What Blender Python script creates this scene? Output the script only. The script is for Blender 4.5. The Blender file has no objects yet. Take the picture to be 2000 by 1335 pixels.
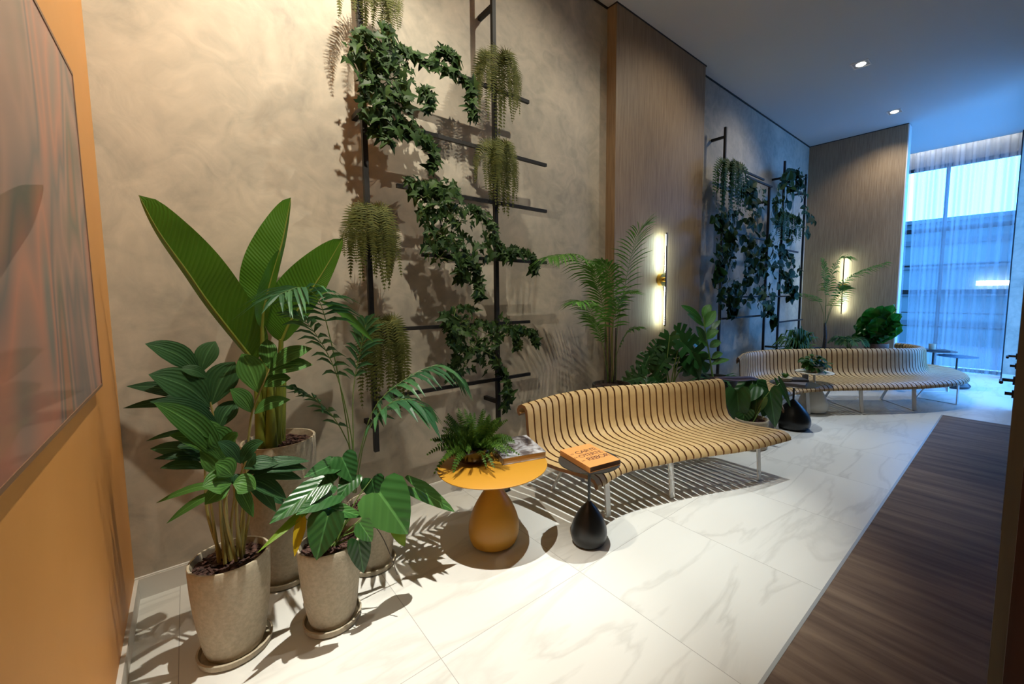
import bpy, math, random
from mathutils import Vector, Matrix
random.seed(7)
SC = bpy.context.scene
COL = SC.collection
V = Vector
R = math.radians

# ------------------------------------------------------------------ camera
YAW, PIT, ROL, FPX, CX, CY = 0.8566957, -0.0850263, -0.0031401, 807.0, 1065.05, 645.54
CAM = V((0, 0, 1.65))
fw = V((math.cos(YAW)*math.cos(PIT), math.sin(YAW)*math.cos(PIT), math.sin(PIT)))
r0 = V((math.sin(YAW), -math.cos(YAW), 0)); u0 = r0.cross(fw)
rt = r0*math.cos(ROL)+u0*math.sin(ROL); up = -r0*math.sin(ROL)+u0*math.cos(ROL)
cd = bpy.data.cameras.new('camera'); cam = bpy.data.objects.new('camera', cd); COL.objects.link(cam)
cd.sensor_width = 36; cd.lens = FPX/2000*36; cd.clip_start = .02
cd.shift_x = -(CX-1000)/2000; cd.shift_y = (CY-667.5)/2000
cam.matrix_world = Matrix((( rt.x, up.x, -fw.x, CAM.x), (rt.y, up.y, -fw.y, CAM.y), (rt.z, up.z, -fw.z, CAM.z), (0,0,0,1)))
SC.camera = cam
def ray(x, y): return fw + rt*((x-CX)/FPX) - up*((y-CY)/FPX)
def atY(x, y, Y): d = ray(x, y); return CAM + d*((Y-CAM.y)/d.y)
def atZ(x, y, Z=0): d = ray(x, y); return CAM + d*((Z-CAM.z)/d.z)
def atX(x, y, X): d = ray(x, y); return CAM + d*((X-CAM.x)/d.x)

# ------------------------------------------------------------------ world, exposure, lights
w = bpy.data.worlds.new('world'); SC.world = w; w.use_nodes = True
bg = w.node_tree.nodes['Background']; bg.inputs[0].default_value = (.095, .37, 1, 1); bg.inputs[1].default_value = 10.5
SC.view_settings.view_transform = 'Standard'; SC.view_settings.look = 'None'
SC.view_settings.gamma = 1; SC.view_settings.use_curve_mapping = False; SC.view_settings.exposure = 0.0
H = 4.685
YW = 3.08
def spot(name, loc, tgt, power, color, size, blend, rad=.016, parent=None):
    l = bpy.data.lights.new(name, 'SPOT'); l.energy = power; l.color = color; l.spot_size = R(size); l.spot_blend = blend
    l.shadow_soft_size = rad
    o = bpy.data.objects.new(name, l); COL.objects.link(o); o.location = loc
    o.rotation_euler = (V(tgt)-V(loc)).to_track_quat('-Z', 'Y').to_euler()
    return o
WARM = (1, .91, .73); NEUT = (.95, 1, .96); COOL = (.88, .97, 1)
LAMPS = [(.74, 1.68, 820, (1,.99,.91), 370, 35), (2.45, 1.38, 800, NEUT, 125, 39), (4.70, 1.6, 380, COOL, 60, 46), (6.93, 1.6, 330, COOL, 60, 52), (9.11, 1.6, 120, WARM, 75, 60)]
for (lx, ly, p, c, pw, ca) in LAMPS:
    spot('downlight_beam', (lx, ly, H-.05), (lx+(.14 if 2 < lx < 3 else 0), ly+(.33 if 2 < lx < 3 else 0), 0), p, c, ca, 1)
    spot('downlight_spill', (lx, ly, H-.05), ((9.89, 1.9, 2.2) if lx > 8 else (lx-.75, 3.08, 1.7) if lx < 1 else (lx-.5, 3.08, 2.0)), pw, WARM, 122 if lx < 1 else 112, .9)
pl = bpy.data.lights.new('window_portal', 'AREA'); pl.shape = 'RECTANGLE'; pl.size = 3; pl.size_y = 4.6
pl.cycles.is_portal = True
po = bpy.data.objects.new('window_portal', pl); COL.objects.link(po); po.location = (12.75, 1.6, 2.35); po.rotation_euler = (R(90), 0, R(90))
pl2 = pl.copy(); pl2.size = 3.1; pl2.size_y = 4.3; pq = bpy.data.objects.new('side_portal', pl2); COL.objects.link(pq); pq.location = (10.35, -.12, 2.2); pq.rotation_euler = (R(90), 0, R(0))
pq.rotation_euler = (R(-90), 0, R(180))

# ------------------------------------------------------------------ helpers
class MB:
    def __init__(s): s.v = []; s.f = []; s.uv = []; s.m = []
    def add(s, vs, fs, uvs=None):
        b = len(s.v); s.v += [V(p) for p in vs]
        for f in fs:
            s.f.append([b+i for i in f])
            s.uv.append([uvs[i] for i in f] if uvs else [(0, 0)]*len(f))
        return s
    def box(s, a, b):
        (x0,y0,z0), (x1,y1,z1) = a, b
        x0,x1=sorted((x0,x1)); y0,y1=sorted((y0,y1)); z0,z1=sorted((z0,z1))
        return s.add([(x0,y0,z0),(x1,y0,z0),(x1,y1,z0),(x0,y1,z0),(x0,y0,z1),(x1,y0,z1),(x1,y1,z1),(x0,y1,z1)],
                     [(0,3,2,1),(4,5,6,7),(0,1,5,4),(1,2,6,5),(2,3,7,6),(3,0,4,7)])
    def tube(s, pts, r, n=8, cap=True):
        pts = [V(p) for p in pts]; k = len(pts)
        if not isinstance(r, (list, tuple)): r = [r]*k
        vs = []; prev = None
        for i, p in enumerate(pts):
            t = (pts[min(i+1,k-1)]-pts[max(i-1,0)]).normalized()
            if prev is None:
                a = V((0,0,1)) if abs(t.z) < .9 else V((1,0,0)); prev = t.cross(a).normalized()
            prev = (prev - t*prev.dot(t)).normalized(); q = t.cross(prev)
            for j in range(n):
                an = 2*math.pi*(j+.5)/n; vs.append(p+(prev*math.cos(an)+q*math.sin(an))*r[i])
        fs = [(i*n+j, i*n+(j+1)%n, (i+1)*n+(j+1)%n, (i+1)*n+j) for i in range(k-1) for j in range(n)]
        if cap: fs += [tuple(range(n))[::-1], tuple((k-1)*n+j for j in range(n))]
        return s.add(vs, fs)
    def bar(s, a, b, wd, th, side=None):
        a, b = V(a), V(b); t = (b-a).normalized()
        sd = V(side) if side else (t.cross(V((0,0,1))) if abs(t.z) < .9 else V((1,0,0)))
        sd = (sd - t*sd.dot(t)).normalized(); q = t.cross(sd)
        vs = [p+sd*(x*wd/2)+q*(y*th/2) for p in (a, b) for x, y in ((-1,-1),(1,-1),(1,1),(-1,1))]
        return s.add(vs, [(3,2,1,0),(4,5,6,7),(0,1,5,4),(1,2,6,5),(2,3,7,6),(3,0,4,7)])
    def lathe(s, prof, c, n=40):
        vs = []; k = len(prof); c = V(c)
        for (r, z) in prof:
            for j in range(n): a = 2*math.pi*j/n; vs.append(c+V((r*math.cos(a), r*math.sin(a), z)))
        fs = [(i*n+j, i*n+(j+1)%n, (i+1)*n+(j+1)%n, (i+1)*n+j) for i in range(k-1) for j in range(n)]
        if prof[0][0] > 1e-4: fs.append(tuple(range(n))[::-1])
        if prof[-1][0] > 1e-4: fs.append(tuple((k-1)*n+j for j in range(n)))
        return s.add(vs, fs)
    def grid(s, rows, uvs=None):
        n = len(rows[0]); vs = [p for r in rows for p in r]
        fs = [(i*n+j, i*n+j+1, (i+1)*n+j+1, (i+1)*n+j) for i in range(len(rows)-1) for j in range(n-1)]
        return s.add(vs, fs, [q for r in uvs for q in r] if uvs else None)
    def build(s, name, mat, parent=None, smooth=True, sharp=True):
        off = V((0,0,0)); p = parent
        while p is not None: off += p.location; p = p.parent
        me = bpy.data.meshes.new(name); me.from_pydata([tuple(v-off) for v in s.v], [], s.f)
        ul = me.uv_layers.new(name='UVMap'); k = 0; flat = []
        for u in s.uv:
            for q in u: flat += [q[0], q[1]]
        ul.data.foreach_set('uv', flat)
        me.materials.append(mat)
        if smooth:
            me.polygons.foreach_set('use_smooth', [True]*len(me.polygons))
            if sharp: me.set_sharp_from_angle(angle=R(38))
        me.update()
        o = bpy.data.objects.new(name, me); COL.objects.link(o); o.parent = parent
        return o
def tag(o, label=None, cat=None, group=None, kind=None):
    if label: o['label'] = label
    if cat: o['category'] = cat
    if group: o['group'] = group
    if kind: o['kind'] = kind
    return o
def thing(name, loc, label, cat, group=None):
    o = bpy.data.objects.new(name, None); COL.objects.link(o); o.location = loc; o.empty_display_size = .05
    return tag(o, label, cat, group)
def struct(name, mb, mat, parent=None, smooth=False):
    o = mb.build(name, mat, parent, smooth)
    if parent is None: o['kind'] = 'structure'
    return o
def catmull(pts, n):
    pts = [V(p) for p in pts]; P = [pts[0]*2-pts[1]]+pts+[pts[-1]*2-pts[-2]]; out = []
    segs = len(pts)-1
    for k in range(n+1):
        x = k/n*segs; i = min(int(x), segs-1); t = x-i; a, b, c, d = P[i:i+4]
        out.append(.5*((2*b)+(c-a)*t+(2*a-5*b+4*c-d)*t*t+(3*b-a-3*c+d)*t**3))
    return out

# ------------------------------------------------------------------ materials
def nodes(name):
    m = bpy.data.materials.new(name); m.use_nodes = True; nt = m.node_tree
    return m, nt, nt.nodes['Principled BSDF'], nt.nodes.new, nt.links.new
def plain(name, c, rough=.5, metal=0, emit=None, es=0, coat=0):
    m, nt, b, N, L = nodes(name)
    b.inputs['Base Color'].default_value = (*c, 1); b.inputs['Roughness'].default_value = rough; b.inputs['Metallic'].default_value = metal
    b.inputs['Coat Weight'].default_value = coat
    if emit: b.inputs['Emission Color'].default_value = (*emit, 1); b.inputs['Emission Strength'].default_value = es
    return m
def noisy(name, stops, scale=(1,1,1), ns=4, detail=6, rough=.6, bump=0, dist=.0, ns2=None, coat=0, brough=.6):
    m, nt, b, N, L = nodes(name)
    tc = N('ShaderNodeTexCoord'); mp = N('ShaderNodeMapping'); mp.inputs['Scale'].default_value = scale
    g = N('ShaderNodeNewGeometry'); L(g.outputs['Position'], mp.inputs['Vector'])
    n = N('ShaderNodeTexNoise'); n.inputs['Scale'].default_value = ns; n.inputs['Detail'].default_value = detail
    n.inputs['Roughness'].default_value = brough; n.inputs['Distortion'].default_value = dist; L(mp.outputs[0], n.inputs['Vector'])
    cr = N('ShaderNodeValToRGB'); L(n.outputs['Fac'], cr.inputs[0])
    e = cr.color_ramp.elements
    e[0].position, e[0].color = stops[0][0], (*stops[0][1], 1); e[1].position, e[1].color = stops[-1][0], (*stops[-1][1], 1)
    for p, c in stops[1:-1]: q = e.new(p); q.color = (*c, 1)
    L(cr.outputs[0], b.inputs['Base Color']); b.inputs['Roughness'].default_value = rough; b.inputs['Coat Weight'].default_value = coat
    if bump:
        bp = N('ShaderNodeBump'); bp.inputs['Strength'].default_value = bump; bp.inputs['Distance'].default_value = .01
        L(n.outputs['Fac'], bp.inputs['Height']); L(bp.outputs[0], b.inputs['Normal'])
    return m
def leafmat(name, dark, light, rough=.4, trans=.25, veins=0, vs=60, vang=.5, vcol=None, along=0):
    m, nt, b, N, L = nodes(name)
    g = N('ShaderNodeNewGeometry'); cr = N('ShaderNodeMix'); cr.data_type = 'RGBA'
    cr.inputs[6].default_value = (*dark, 1); cr.inputs[7].default_value = (*light, 1)
    oi = N('ShaderNodeObjectInfo'); ad = N('ShaderNodeMath'); L(g.outputs['Random Per Island'], ad.inputs[0]); L(oi.outputs['Random'], ad.inputs[1]); fr = N('ShaderNodeMath'); fr.operation = 'FRACT'; L(ad.outputs[0], fr.inputs[0]); L(fr.outputs[0], cr.inputs[0]); col = cr.outputs[2]
    if veins:
        uv = N('ShaderNodeUVMap'); sx = N('ShaderNodeSeparateXYZ'); L(uv.outputs[0], sx.inputs[0])
        ab = N('ShaderNodeMath'); ab.operation = 'ABSOLUTE'; L(sx.outputs[0], ab.inputs[0])
        ma = N('ShaderNodeMath'); ma.operation = 'MULTIPLY_ADD'; L(ab.outputs[0], ma.inputs[0]); ma.inputs[1].default_value = -vang; L(sx.outputs[1], ma.inputs[2])
        ms = N('ShaderNodeMath'); ms.operation = 'MULTIPLY'; L(ab.outputs[0] if along else ma.outputs[0], ms.inputs[0]); ms.inputs[1].default_value = vs
        si = N('ShaderNodeMath'); si.operation = 'SINE'; L(ms.outputs[0], si.inputs[0])
        mr = N('ShaderNodeMapRange'); mr.inputs[1].default_value = .2; mr.inputs[2].default_value = 1; mr.inputs[4].default_value = veins; L(si.outputs[0], mr.inputs[0])
        ri = N('ShaderNodeMapRange'); ri.inputs[1].default_value = .06; ri.inputs[2].default_value = .03; ri.inputs[4].default_value = .8; L(ab.outputs[0], ri.inputs[0])
        mx = N('ShaderNodeMath'); mx.operation = 'MAXIMUM'; L(mr.outputs[0], mx.inputs[0]); L(ri.outputs[0], mx.inputs[1])
        c2 = N('ShaderNodeMix'); c2.data_type = 'RGBA'; L(mx.outputs[0], c2.inputs[0]); L(col, c2.inputs[6])
        c2.inputs[7].default_value = (*(vcol or [x*1.9+.02 for x in light]), 1); col = c2.outputs[2]
        bp = N('ShaderNodeBump'); bp.inputs['Strength'].default_value = .25; bp.inputs['Distance'].default_value = .004; L(si.outputs[0], bp.inputs['Height']); L(bp.outputs[0], b.inputs['Normal'])
    L(col, b.inputs['Base Color']); b.inputs['Roughness'].default_value = rough; b.inputs['Specular IOR Level'].default_value = .5 if rough < .4 else .22
    tr = N('ShaderNodeBsdfTranslucent'); L(col, tr.inputs[0]); mi = N('ShaderNodeMixShader'); mi.inputs[0].default_value = trans
    out = nt.nodes['Material Output']; L(b.outputs[0], mi.inputs[1]); L(tr.outputs[0], mi.inputs[2]); L(mi.outputs[0], out.inputs[0])
    return m

M = {}
def plaster(name, c1, c2, c3):
    m, nt, b, N, L = nodes(name)
    g = N('ShaderNodeNewGeometry')
    n1 = N('ShaderNodeTexNoise'); n1.inputs['Scale'].default_value = 1.6; n1.inputs['Detail'].default_value = 9; n1.inputs['Roughness'].default_value = .62; n1.inputs['Distortion'].default_value = .8
    n2 = N('ShaderNodeTexNoise'); n2.inputs['Scale'].default_value = 6; n2.inputs['Detail'].default_value = 8; n2.inputs['Distortion'].default_value = 1.6
    L(g.outputs['Position'], n1.inputs['Vector']); L(g.outputs['Position'], n2.inputs['Vector'])
    mx = N('ShaderNodeMix'); mx.inputs[0].default_value = .35; L(n1.outputs['Fac'], mx.inputs[2]); L(n2.outputs['Fac'], mx.inputs[3])
    cr = N('ShaderNodeValToRGB'); L(mx.outputs[0], cr.inputs[0]); e = cr.color_ramp.elements
    e[0].position, e[0].color = .36, (*c1, 1); e[1].position, e[1].color = .64, (*c3, 1); q = e.new(.5); q.color = (*c2, 1)
    L(cr.outputs[0], b.inputs['Base Color']); b.inputs['Roughness'].default_value = .62
    bp = N('ShaderNodeBump'); bp.inputs['Strength'].default_value = .35; bp.inputs['Distance'].default_value = .01
    L(mx.outputs[0], bp.inputs['Height']); L(bp.outputs[0], b.inputs['Normal'])
    return m
M['plaster'] = plaster('trowelled plaster', (.33,.305,.255), (.45,.405,.33), (.56,.495,.40))
M['ceiling'] = plain('ceiling paint', (.62,.62,.60), .7)
M['white'] = plain('white trim paint', (.72,.70,.66), .45)
M['orange'] = noisy('ochre paint', [(.3,(.66,.30,.075)),(.7,(.71,.33,.09))], ns=2, rough=.5)
M['wood'] = noisy('oak veneer', [(.3,(.22,.145,.085)),(.5,(.29,.20,.118)),(.7,(.35,.25,.155))], scale=(22,22,1.1), ns=3, detail=8, rough=.55)
M['shadowgap'] = plain('dark reveal', (.02,.018,.015), .6)
M['black'] = plain('black steel', (.007,.007,.008), .6, 0)
M['metal'] = plain('brushed steel trim', (.42,.42,.40), .45, .5)
M['whitemetal'] = plain('white steel', (.78,.78,.76), .35)
M['concrete'] = noisy('stoneware', [(.35,(.40,.345,.25)),(.65,(.49,.425,.315))], ns=60, detail=4, rough=.75, bump=.15)
M['darkpot'] = noisy('dark stoneware', [(.35,(.05,.04,.035)),(.65,(.09,.075,.06))], ns=40, rough=.7)
M['rustpot'] = noisy('brown stoneware', [(.35,(.16,.08,.05)),(.65,(.22,.12,.08))], ns=30, rough=.7)
M['soil'] = noisy('pine bark', [(.35,(.02,.010,.008)),(.55,(.07,.03,.022)),(.72,(.17,.08,.055))], ns=38, detail=3, rough=.85, bump=1, dist=.6)
M['yellow'] = plain('mustard lacquer', (.50,.245,.022), .42)
M['blacklac'] = plain('black lacquer', (.014,.015,.016), .32)
M['darktop'] = plain('dark stone top', (.035,.033,.03), .3)
M['whitelac'] = plain('white lacquer', (.75,.73,.66), .35)
M['teal'] = plain('teal lacquer', (.01,.10,.19), .35)
M['glassblk'] = plain('dark glass bowl', (.015,.008,.006), .12, coat=.5)
M['ply'] = noisy('beech plywood', [(.3,(.44,.295,.13)),(.7,(.53,.365,.17))], scale=(1,1,1), ns=9, detail=4, rough=.42)
M['plyedge'] = plain('plywood edge', (.22,.10,.035), .5)
M['lens'] = plain('lamp lens', (1,1,1), .4, emit=(1,.97,.92), es=14)
M['brass'] = plain('brass', (.55,.36,.08), .3, .9)
M['led'] = plain('led diffuser', (1,1,1), .4, emit=(.78,1,.84), es=140)
M['cove'] = plain('cove led', (1,1,1), .4, emit=(.95,.97,1), es=26)
M['bronze'] = plain('dark bronze frame', (.10,.05,.028), .4, .2)
M['framelight'] = plain('beige wood frame', (.24,.13,.075), .45)

# marble tiles
def marble():
    m, nt, b, N, L = nodes('white veined marble')
    g = N('ShaderNodeNewGeometry'); sx = N('ShaderNodeSeparateXYZ'); L(g.outputs['Position'], sx.inputs[0])
    def math_(op, a, bb=None, c=None):
        n = N('ShaderNodeMath'); n.operation = op
        for i, q in enumerate((a, bb, c)):
            if q is None: continue
            if isinstance(q, (int, float)): n.inputs[i].default_value = q
            else: L(q, n.inputs[i])
        return n.outputs[0]
    def joint(o, off, pitch):
        t = math_('DIVIDE', math_('SUBTRACT', o, off), pitch); fr = math_('FRACT', t); cell = math_('FLOOR', t)
        d = math_('MULTIPLY', math_('MINIMUM', fr, math_('SUBTRACT', 1, fr)), pitch); return math_('LESS_THAN', d, .0016), cell
    jx, cx = joint(sx.outputs[0], -.12, .905); jy, cy = joint(sx.outputs[1], 1.64-1.81*3, 1.81)
    j = math_('MAXIMUM', jx, jy)
    cb = N('ShaderNodeCombineXYZ'); L(math_('ADD', sx.outputs[0], math_('MULTIPLY', cy, 3.7)), cb.inputs[0]); L(math_('ADD', sx.outputs[1], math_('MULTIPLY', cx, 5.3)), cb.inputs[1])
    mp = N('ShaderNodeMapping'); mp.inputs['Rotation'].default_value = (0,0,R(30)); mp.inputs['Scale'].default_value = (.55, 2.2, 1); L(cb.outputs[0], mp.inputs['Vector'])
    n = N('ShaderNodeTexNoise'); n.inputs['Scale'].default_value = 1.3; n.inputs['Detail'].default_value = 8; n.inputs['Distortion'].default_value = .5; L(mp.outputs[0], n.inputs['Vector'])
    v = math_('ABSOLUTE', math_('SUBTRACT', n.outputs['Fac'], .5))
    mr = N('ShaderNodeMapRange'); mr.inputs[1].default_value = 0; mr.inputs[2].default_value = .035; mr.inputs[3].default_value = .55; mr.inputs[4].default_value = 0; L(v, mr.inputs[0])
    n2 = N('ShaderNodeTexNoise'); n2.inputs['Scale'].default_value = 1.2; n2.inputs['Detail'].default_value = 5; L(mp.outputs[0], n2.inputs['Vector'])
    vm = math_('MULTIPLY', mr.outputs[0], math_('MULTIPLY', n2.outputs['Fac'], 1.2))
    c1 = N('ShaderNodeMix'); c1.data_type = 'RGBA'; c1.inputs[6].default_value = (.74,.74,.71,1); c1.inputs[7].default_value = (.66,.65,.61,1); L(n2.outputs['Fac'], c1.inputs[0])
    c2 = N('ShaderNodeMix'); c2.data_type = 'RGBA'; L(vm, c2.inputs[0]); L(c1.outputs[2], c2.inputs[6]); c2.inputs[7].default_value = (.42,.41,.38,1)
    c3 = N('ShaderNodeMix'); c3.data_type = 'RGBA'; L(j, c3.inputs[0]); L(c2.outputs[2], c3.inputs[6]); c3.inputs[7].default_value = (.38,.37,.35,1)
    L(c3.outputs[2], b.inputs['Base Color']); b.inputs['Roughness'].default_value = .38; b.inputs['Specular IOR Level'].default_value = .35
    return m
M['marble'] = marble()
M['woodfloor'] = noisy('dark wood planks', [(.25,(.05,.03,.018)),(.45,(.13,.082,.052)),(.6,(.19,.128,.084)),(.8,(.27,.195,.135))], scale=(5.5,.45,1), ns=2.2, detail=9, rough=.72, dist=.4)
M['doorwood'] = noisy('grey oak door', [(.3,(.09,.087,.072)),(.7,(.12,.115,.095))], scale=(10,10,.7), ns=3, rough=.5)
M['darkwood'] = noisy('dark red wood', [(.3,(.03,.008,.004)),(.7,(.05,.014,.008))], scale=(10,10,.7), ns=3, rough=.45)

# foliage
M['banana'] = leafmat('banana leaf', (.045,.145,.008), (.07,.18,.012), .34, .3, .3, 240, .15, (.10,.24,.03))
M['stalk'] = plain('yellow green stalk', (.17,.20,.022), .5)
M['greenstem'] = plain('green stem', (.10,.17,.03), .5)
M['tanstem'] = plain('tan stem', (.26,.22,.06), .5)
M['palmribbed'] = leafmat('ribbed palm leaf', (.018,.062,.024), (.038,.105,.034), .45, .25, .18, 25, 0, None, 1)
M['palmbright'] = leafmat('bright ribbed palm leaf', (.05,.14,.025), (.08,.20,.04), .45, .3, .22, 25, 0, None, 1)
M['kentia'] = leafmat('kentia leaf', (.02,.075,.03), (.05,.14,.05), .42, .25)
M['areca'] = leafmat('areca leaf', (.05,.14,.02), (.10,.24,.04), .45, .35)
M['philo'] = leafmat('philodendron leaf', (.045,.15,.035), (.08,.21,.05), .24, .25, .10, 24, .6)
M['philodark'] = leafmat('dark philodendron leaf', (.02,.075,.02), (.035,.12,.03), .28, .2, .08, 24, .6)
M['yellowleaf'] = leafmat('yellowing leaf', (.45,.30,.01), (.5,.36,.02), .4, .3)
M['limeleaf'] = leafmat('lime leaf', (.16,.28,.02), (.22,.34,.03), .4, .35)
M['monstera'] = leafmat('monstera leaf', (.010,.05,.012), (.025,.10,.022), .3, .12)
M['rubber'] = leafmat('rubber plant leaf', (.025,.10,.018), (.045,.15,.025), .32, .15, .1, 40, .5)
M['fiddle'] = leafmat('fiddle leaf', (.008,.10,.01), (.02,.17,.015), .3, .3, .12, 26, .6)
M['fern'] = leafmat('fern leaf', (.03,.085,.012), (.08,.16,.02), .5, .25)
M['olivefern'] = leafmat('olive fern leaf', (.07,.085,.02), (.13,.14,.035), .6, .25)
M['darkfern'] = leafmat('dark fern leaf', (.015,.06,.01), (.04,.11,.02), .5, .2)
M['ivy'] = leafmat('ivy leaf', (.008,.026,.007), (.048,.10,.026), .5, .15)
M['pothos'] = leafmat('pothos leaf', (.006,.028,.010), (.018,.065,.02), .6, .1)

# ------------------------------------------------------------------ plant shape helpers
def blade(B, mid, wf, n, aL=.25, aR=.25, fl=1., fr=1., wavy=0, seg=14):
    """leaf with a midrib curve; wf(t) half width; aL/aR fold angles towards n (negative = away)"""
    P = catmull(mid, seg); n = V(n); rows = []; uvs = []
    ph = random.random()*6
    for i, p in enumerate(P):
        t = i/seg; tg = (P[min(i+1,seg)]-P[max(i-1,0)]).normalized()
        nn = (n - tg*n.dot(tg)).normalized(); sd = tg.cross(nn).normalized(); wd = wf(t)
        row = []; uv = []
        for s in (-1, -.5, 0, .5, 1):
            a = aL if s < 0 else aR; k = fl if s < 0 else fr
            q = p + (sd*math.cos(a)*s*k + nn*(math.sin(a)*abs(s)*k))*wd
            if wavy and s: q = q + nn*(math.sin(t*22+ph+s)*wavy*abs(s))
            row.append(q); uv.append((s, t))
        rows.append(row); uvs.append(uv)
    B.grid(rows, uvs)
def wlens(W, peak=.45, e=.75):
    def f(t):
        t = min(max(t, 0), 1)
        x = t/peak*.5 if t < peak else .5+(t-peak)/(1-peak)*.5
        return W*max(math.sin(math.pi*x), 0)**e+.0004
    return f
def leaflet(B, a, b, W, n, arch=.1, peak=.45, fold=.25, seg=6, e=.75):
    a, b = V(a), V(b); L = (b-a).length; n = V(n)
    blade(B, [a, a.lerp(b,.35)+V((0,0,arch*L)), a.lerp(b,.7)+V((0,0,arch*L*.7)), b], wlens(W, peak, e), n, fold, fold, seg=seg)
def quickleaf(B, a, d, n, L, W, droop=.2):
    """cheap 3 segment narrow leaf"""
    d = d.normalized(); sd = d.cross(n)
    if sd.length < 1e-3: sd = d.cross(V((1,0,0)))
    sd.normalize(); rows = []
    for t, k in ((0, .25), (.3, 1), (.65, .8), (1, .03)):
        c = a + d*(L*t) - V((0,0,1))*(droop*L*t*t)
        rows.append([c-sd*(W*k/2), c+n*(-W*.12*k), c+sd*(W*k/2)])
    B.grid(rows)
def frond(B, S, pts, n, L, W, fa=.6, droop=.25, nrm=None, seg=None, rr=.004, start=.15, lift=.15, jitter=.1, tip=.35):
    """palm frond: rachis tube into S, leaflets into B"""
    seg = seg or max(10, n); P = catmull(pts, seg)
    if S is not None: S.tube(P, [rr*(1-.75*i/seg) for i in range(seg+1)], 6)
    for k in range(n):
        t = start+(1-start)*(k+.5)/n; x = t*seg; i = min(int(x), seg-1); p = P[i].lerp(P[i+1], x-i); tg = (P[i+1]-P[i]).normalized()
        un = V(nrm) if nrm else V((0,0,1)); un = un - tg*un.dot(tg)
        if un.length < 1e-2: un = V((0,-1,0))
        un.normalize(); sd = tg.cross(un)
        u = (t-start)/(1-start); Lk = L*(.55+1.1*u-1.25*u*u)/.79*1.0; Lk = max(Lk, L*tip)
        for s in (-1, 1):
            f2 = fa+.5*u; d = sd*s*math.cos(f2)+tg*math.sin(f2)+un*lift+V([random.uniform(-1,1)*jitter for _ in range(3)])
            quickleaf(B, p, d, un, Lk*random.uniform(.9,1.08), W, droop)
    d = (P[-1]-P[-2]).normalized(); quickleaf(B, P[-1], d, V((0,-1,.3)).normalized(), L*tip, W, droop)
def fernfrond(B, P, L, W, n=30, fat=.26):
    """P: rachis points, pinnae: flat pointed pairs"""
    P = catmull(P, n)
    for i in range(1, n):
        tg = (P[i+1]-P[i-1]).normalized(); q = V((random.uniform(-.3,.3), -1, .5)); sd = tg.cross(q).normalized(); un = sd.cross(tg)
        t = i/n; l = L*(min(1, t*5+.3))*(1-t**3*.85); stp = (P[i+1]-P[i]).length*fat
        for s in (-1, 1):
            d = (sd*s+tg*.25-V((0,0,.15))+un*.12).normalized()
            a = P[i]-tg*stp; b = P[i]+tg*stp
            B.add([a, b, P[i]+d*l+tg*.002, P[i]+d*l*.6-tg*stp*.8], [(0,1,2,3)])
    for i in range(n):
        sd = V((.0012,0,0)); B.add([P[i]-sd, P[i]+sd, P[i+1]+sd, P[i+1]-sd], [(0,1,2,3)])
def polar(name):
    out = []
    if name == 'heart':
        pts = [(0,-.02),(.10,.10),(.26,.17),(.42,.12),(.50,-.05),(.49,-.25),(.40,-.48),(.27,-.72),(.12,-.92),(0,-1.05)]
    elif name == 'arrow':
        pts = [(0,-.02),(.06,.12),(.17,.28),(.32,.26),(.40,.08),(.43,-.12),(.38,-.36),(.27,-.62),(.13,-.86),(0,-1.02)]
    elif name == 'ivy':
        pts = [(0,-.02),(.12,.18),(.42,.22),(.30,-.02),(.58,-.22),(.26,-.40),(.20,-.55),(.12,-.8),(0,-1.0)]
    elif name == 'pothos':
        pts = [(0,-.02),(.14,.06),(.32,-.08),(.36,-.32),(.26,-.62),(.12,-.85),(0,-1.0)]
    elif name == 'monstera':
        pts = [(0,-.02),(.12,.12),(.34,.16),(.30,.02),(.14,-.02),(.50,.06),(.58,-.06),(.18,-.12),(.16,-.18),(.60,-.14),(.64,-.28),(.20,-.28),(.17,-.36),(.58,-.38),(.56,-.52),(.18,-.44),(.15,-.52),(.46,-.64),(.40,-.76),(.13,-.62),(.10,-.70),(.26,-.90),(.14,-.98),(0,-1.0)]
    return pts
def shapeleaf(B, shape, base, tip, W, n, cup=.12, droop=.15, wavy=0):
    """broad leaf: base = petiole joint, tip; n = face normal; W full width in metres"""
    base, tip, n = V(base), V(tip), V(n); ax = tip-base; L = ax.length; ax.normalize()
    n = (n-ax*n.dot(ax)).normalized(); sd = ax.cross(n)
    half = polar(shape); mx = max(p[0] for p in half); k = W/2/mx
    def tr(x, y):
        z = cup*abs(x)*k - droop*L*(max(-y,0))**2 + (wavy*math.sin(y*19+x*7) *abs(x)/mx if wavy else 0)
        return base + sd*(x*k) - ax*(y*L) + n*z
    for s in (1, -1):
        rim = half; vs = []; uv = []
        m_ = len(rim); yl = rim[-1][1]
        for j, (x, y) in enumerate(rim):
            t = j/(m_-1); yc = yl*max(min(y/yl,1),0)*.96
            for q in (0, .5, 1):
                yy = yc+(y-yc)*q; xx = x*q*s; vs.append(tr(xx, yy)); uv.append((xx/mx, -yy))
        fs = [(j*3+i, j*3+i+1, (j+1)*3+i+1, (j+1)*3+i) for j in range(m_-1) for i in range(2)]
        if s < 0: fs = [f[::-1] for f in fs]
        B.add(vs, fs, uv)
def stemto(S, a, b, r=.004, bow=.1):
    a, b = V(a), V(b); m_ = a.lerp(b, .55)+V((0,0,bow*(b-a).length)); S.tube(catmull([a, m_, b], 8), [r*(1.2-.5*i/8) for i in range(9)], 6)
FACE = lambda p: (CAM-V(p)).normalized()

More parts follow.
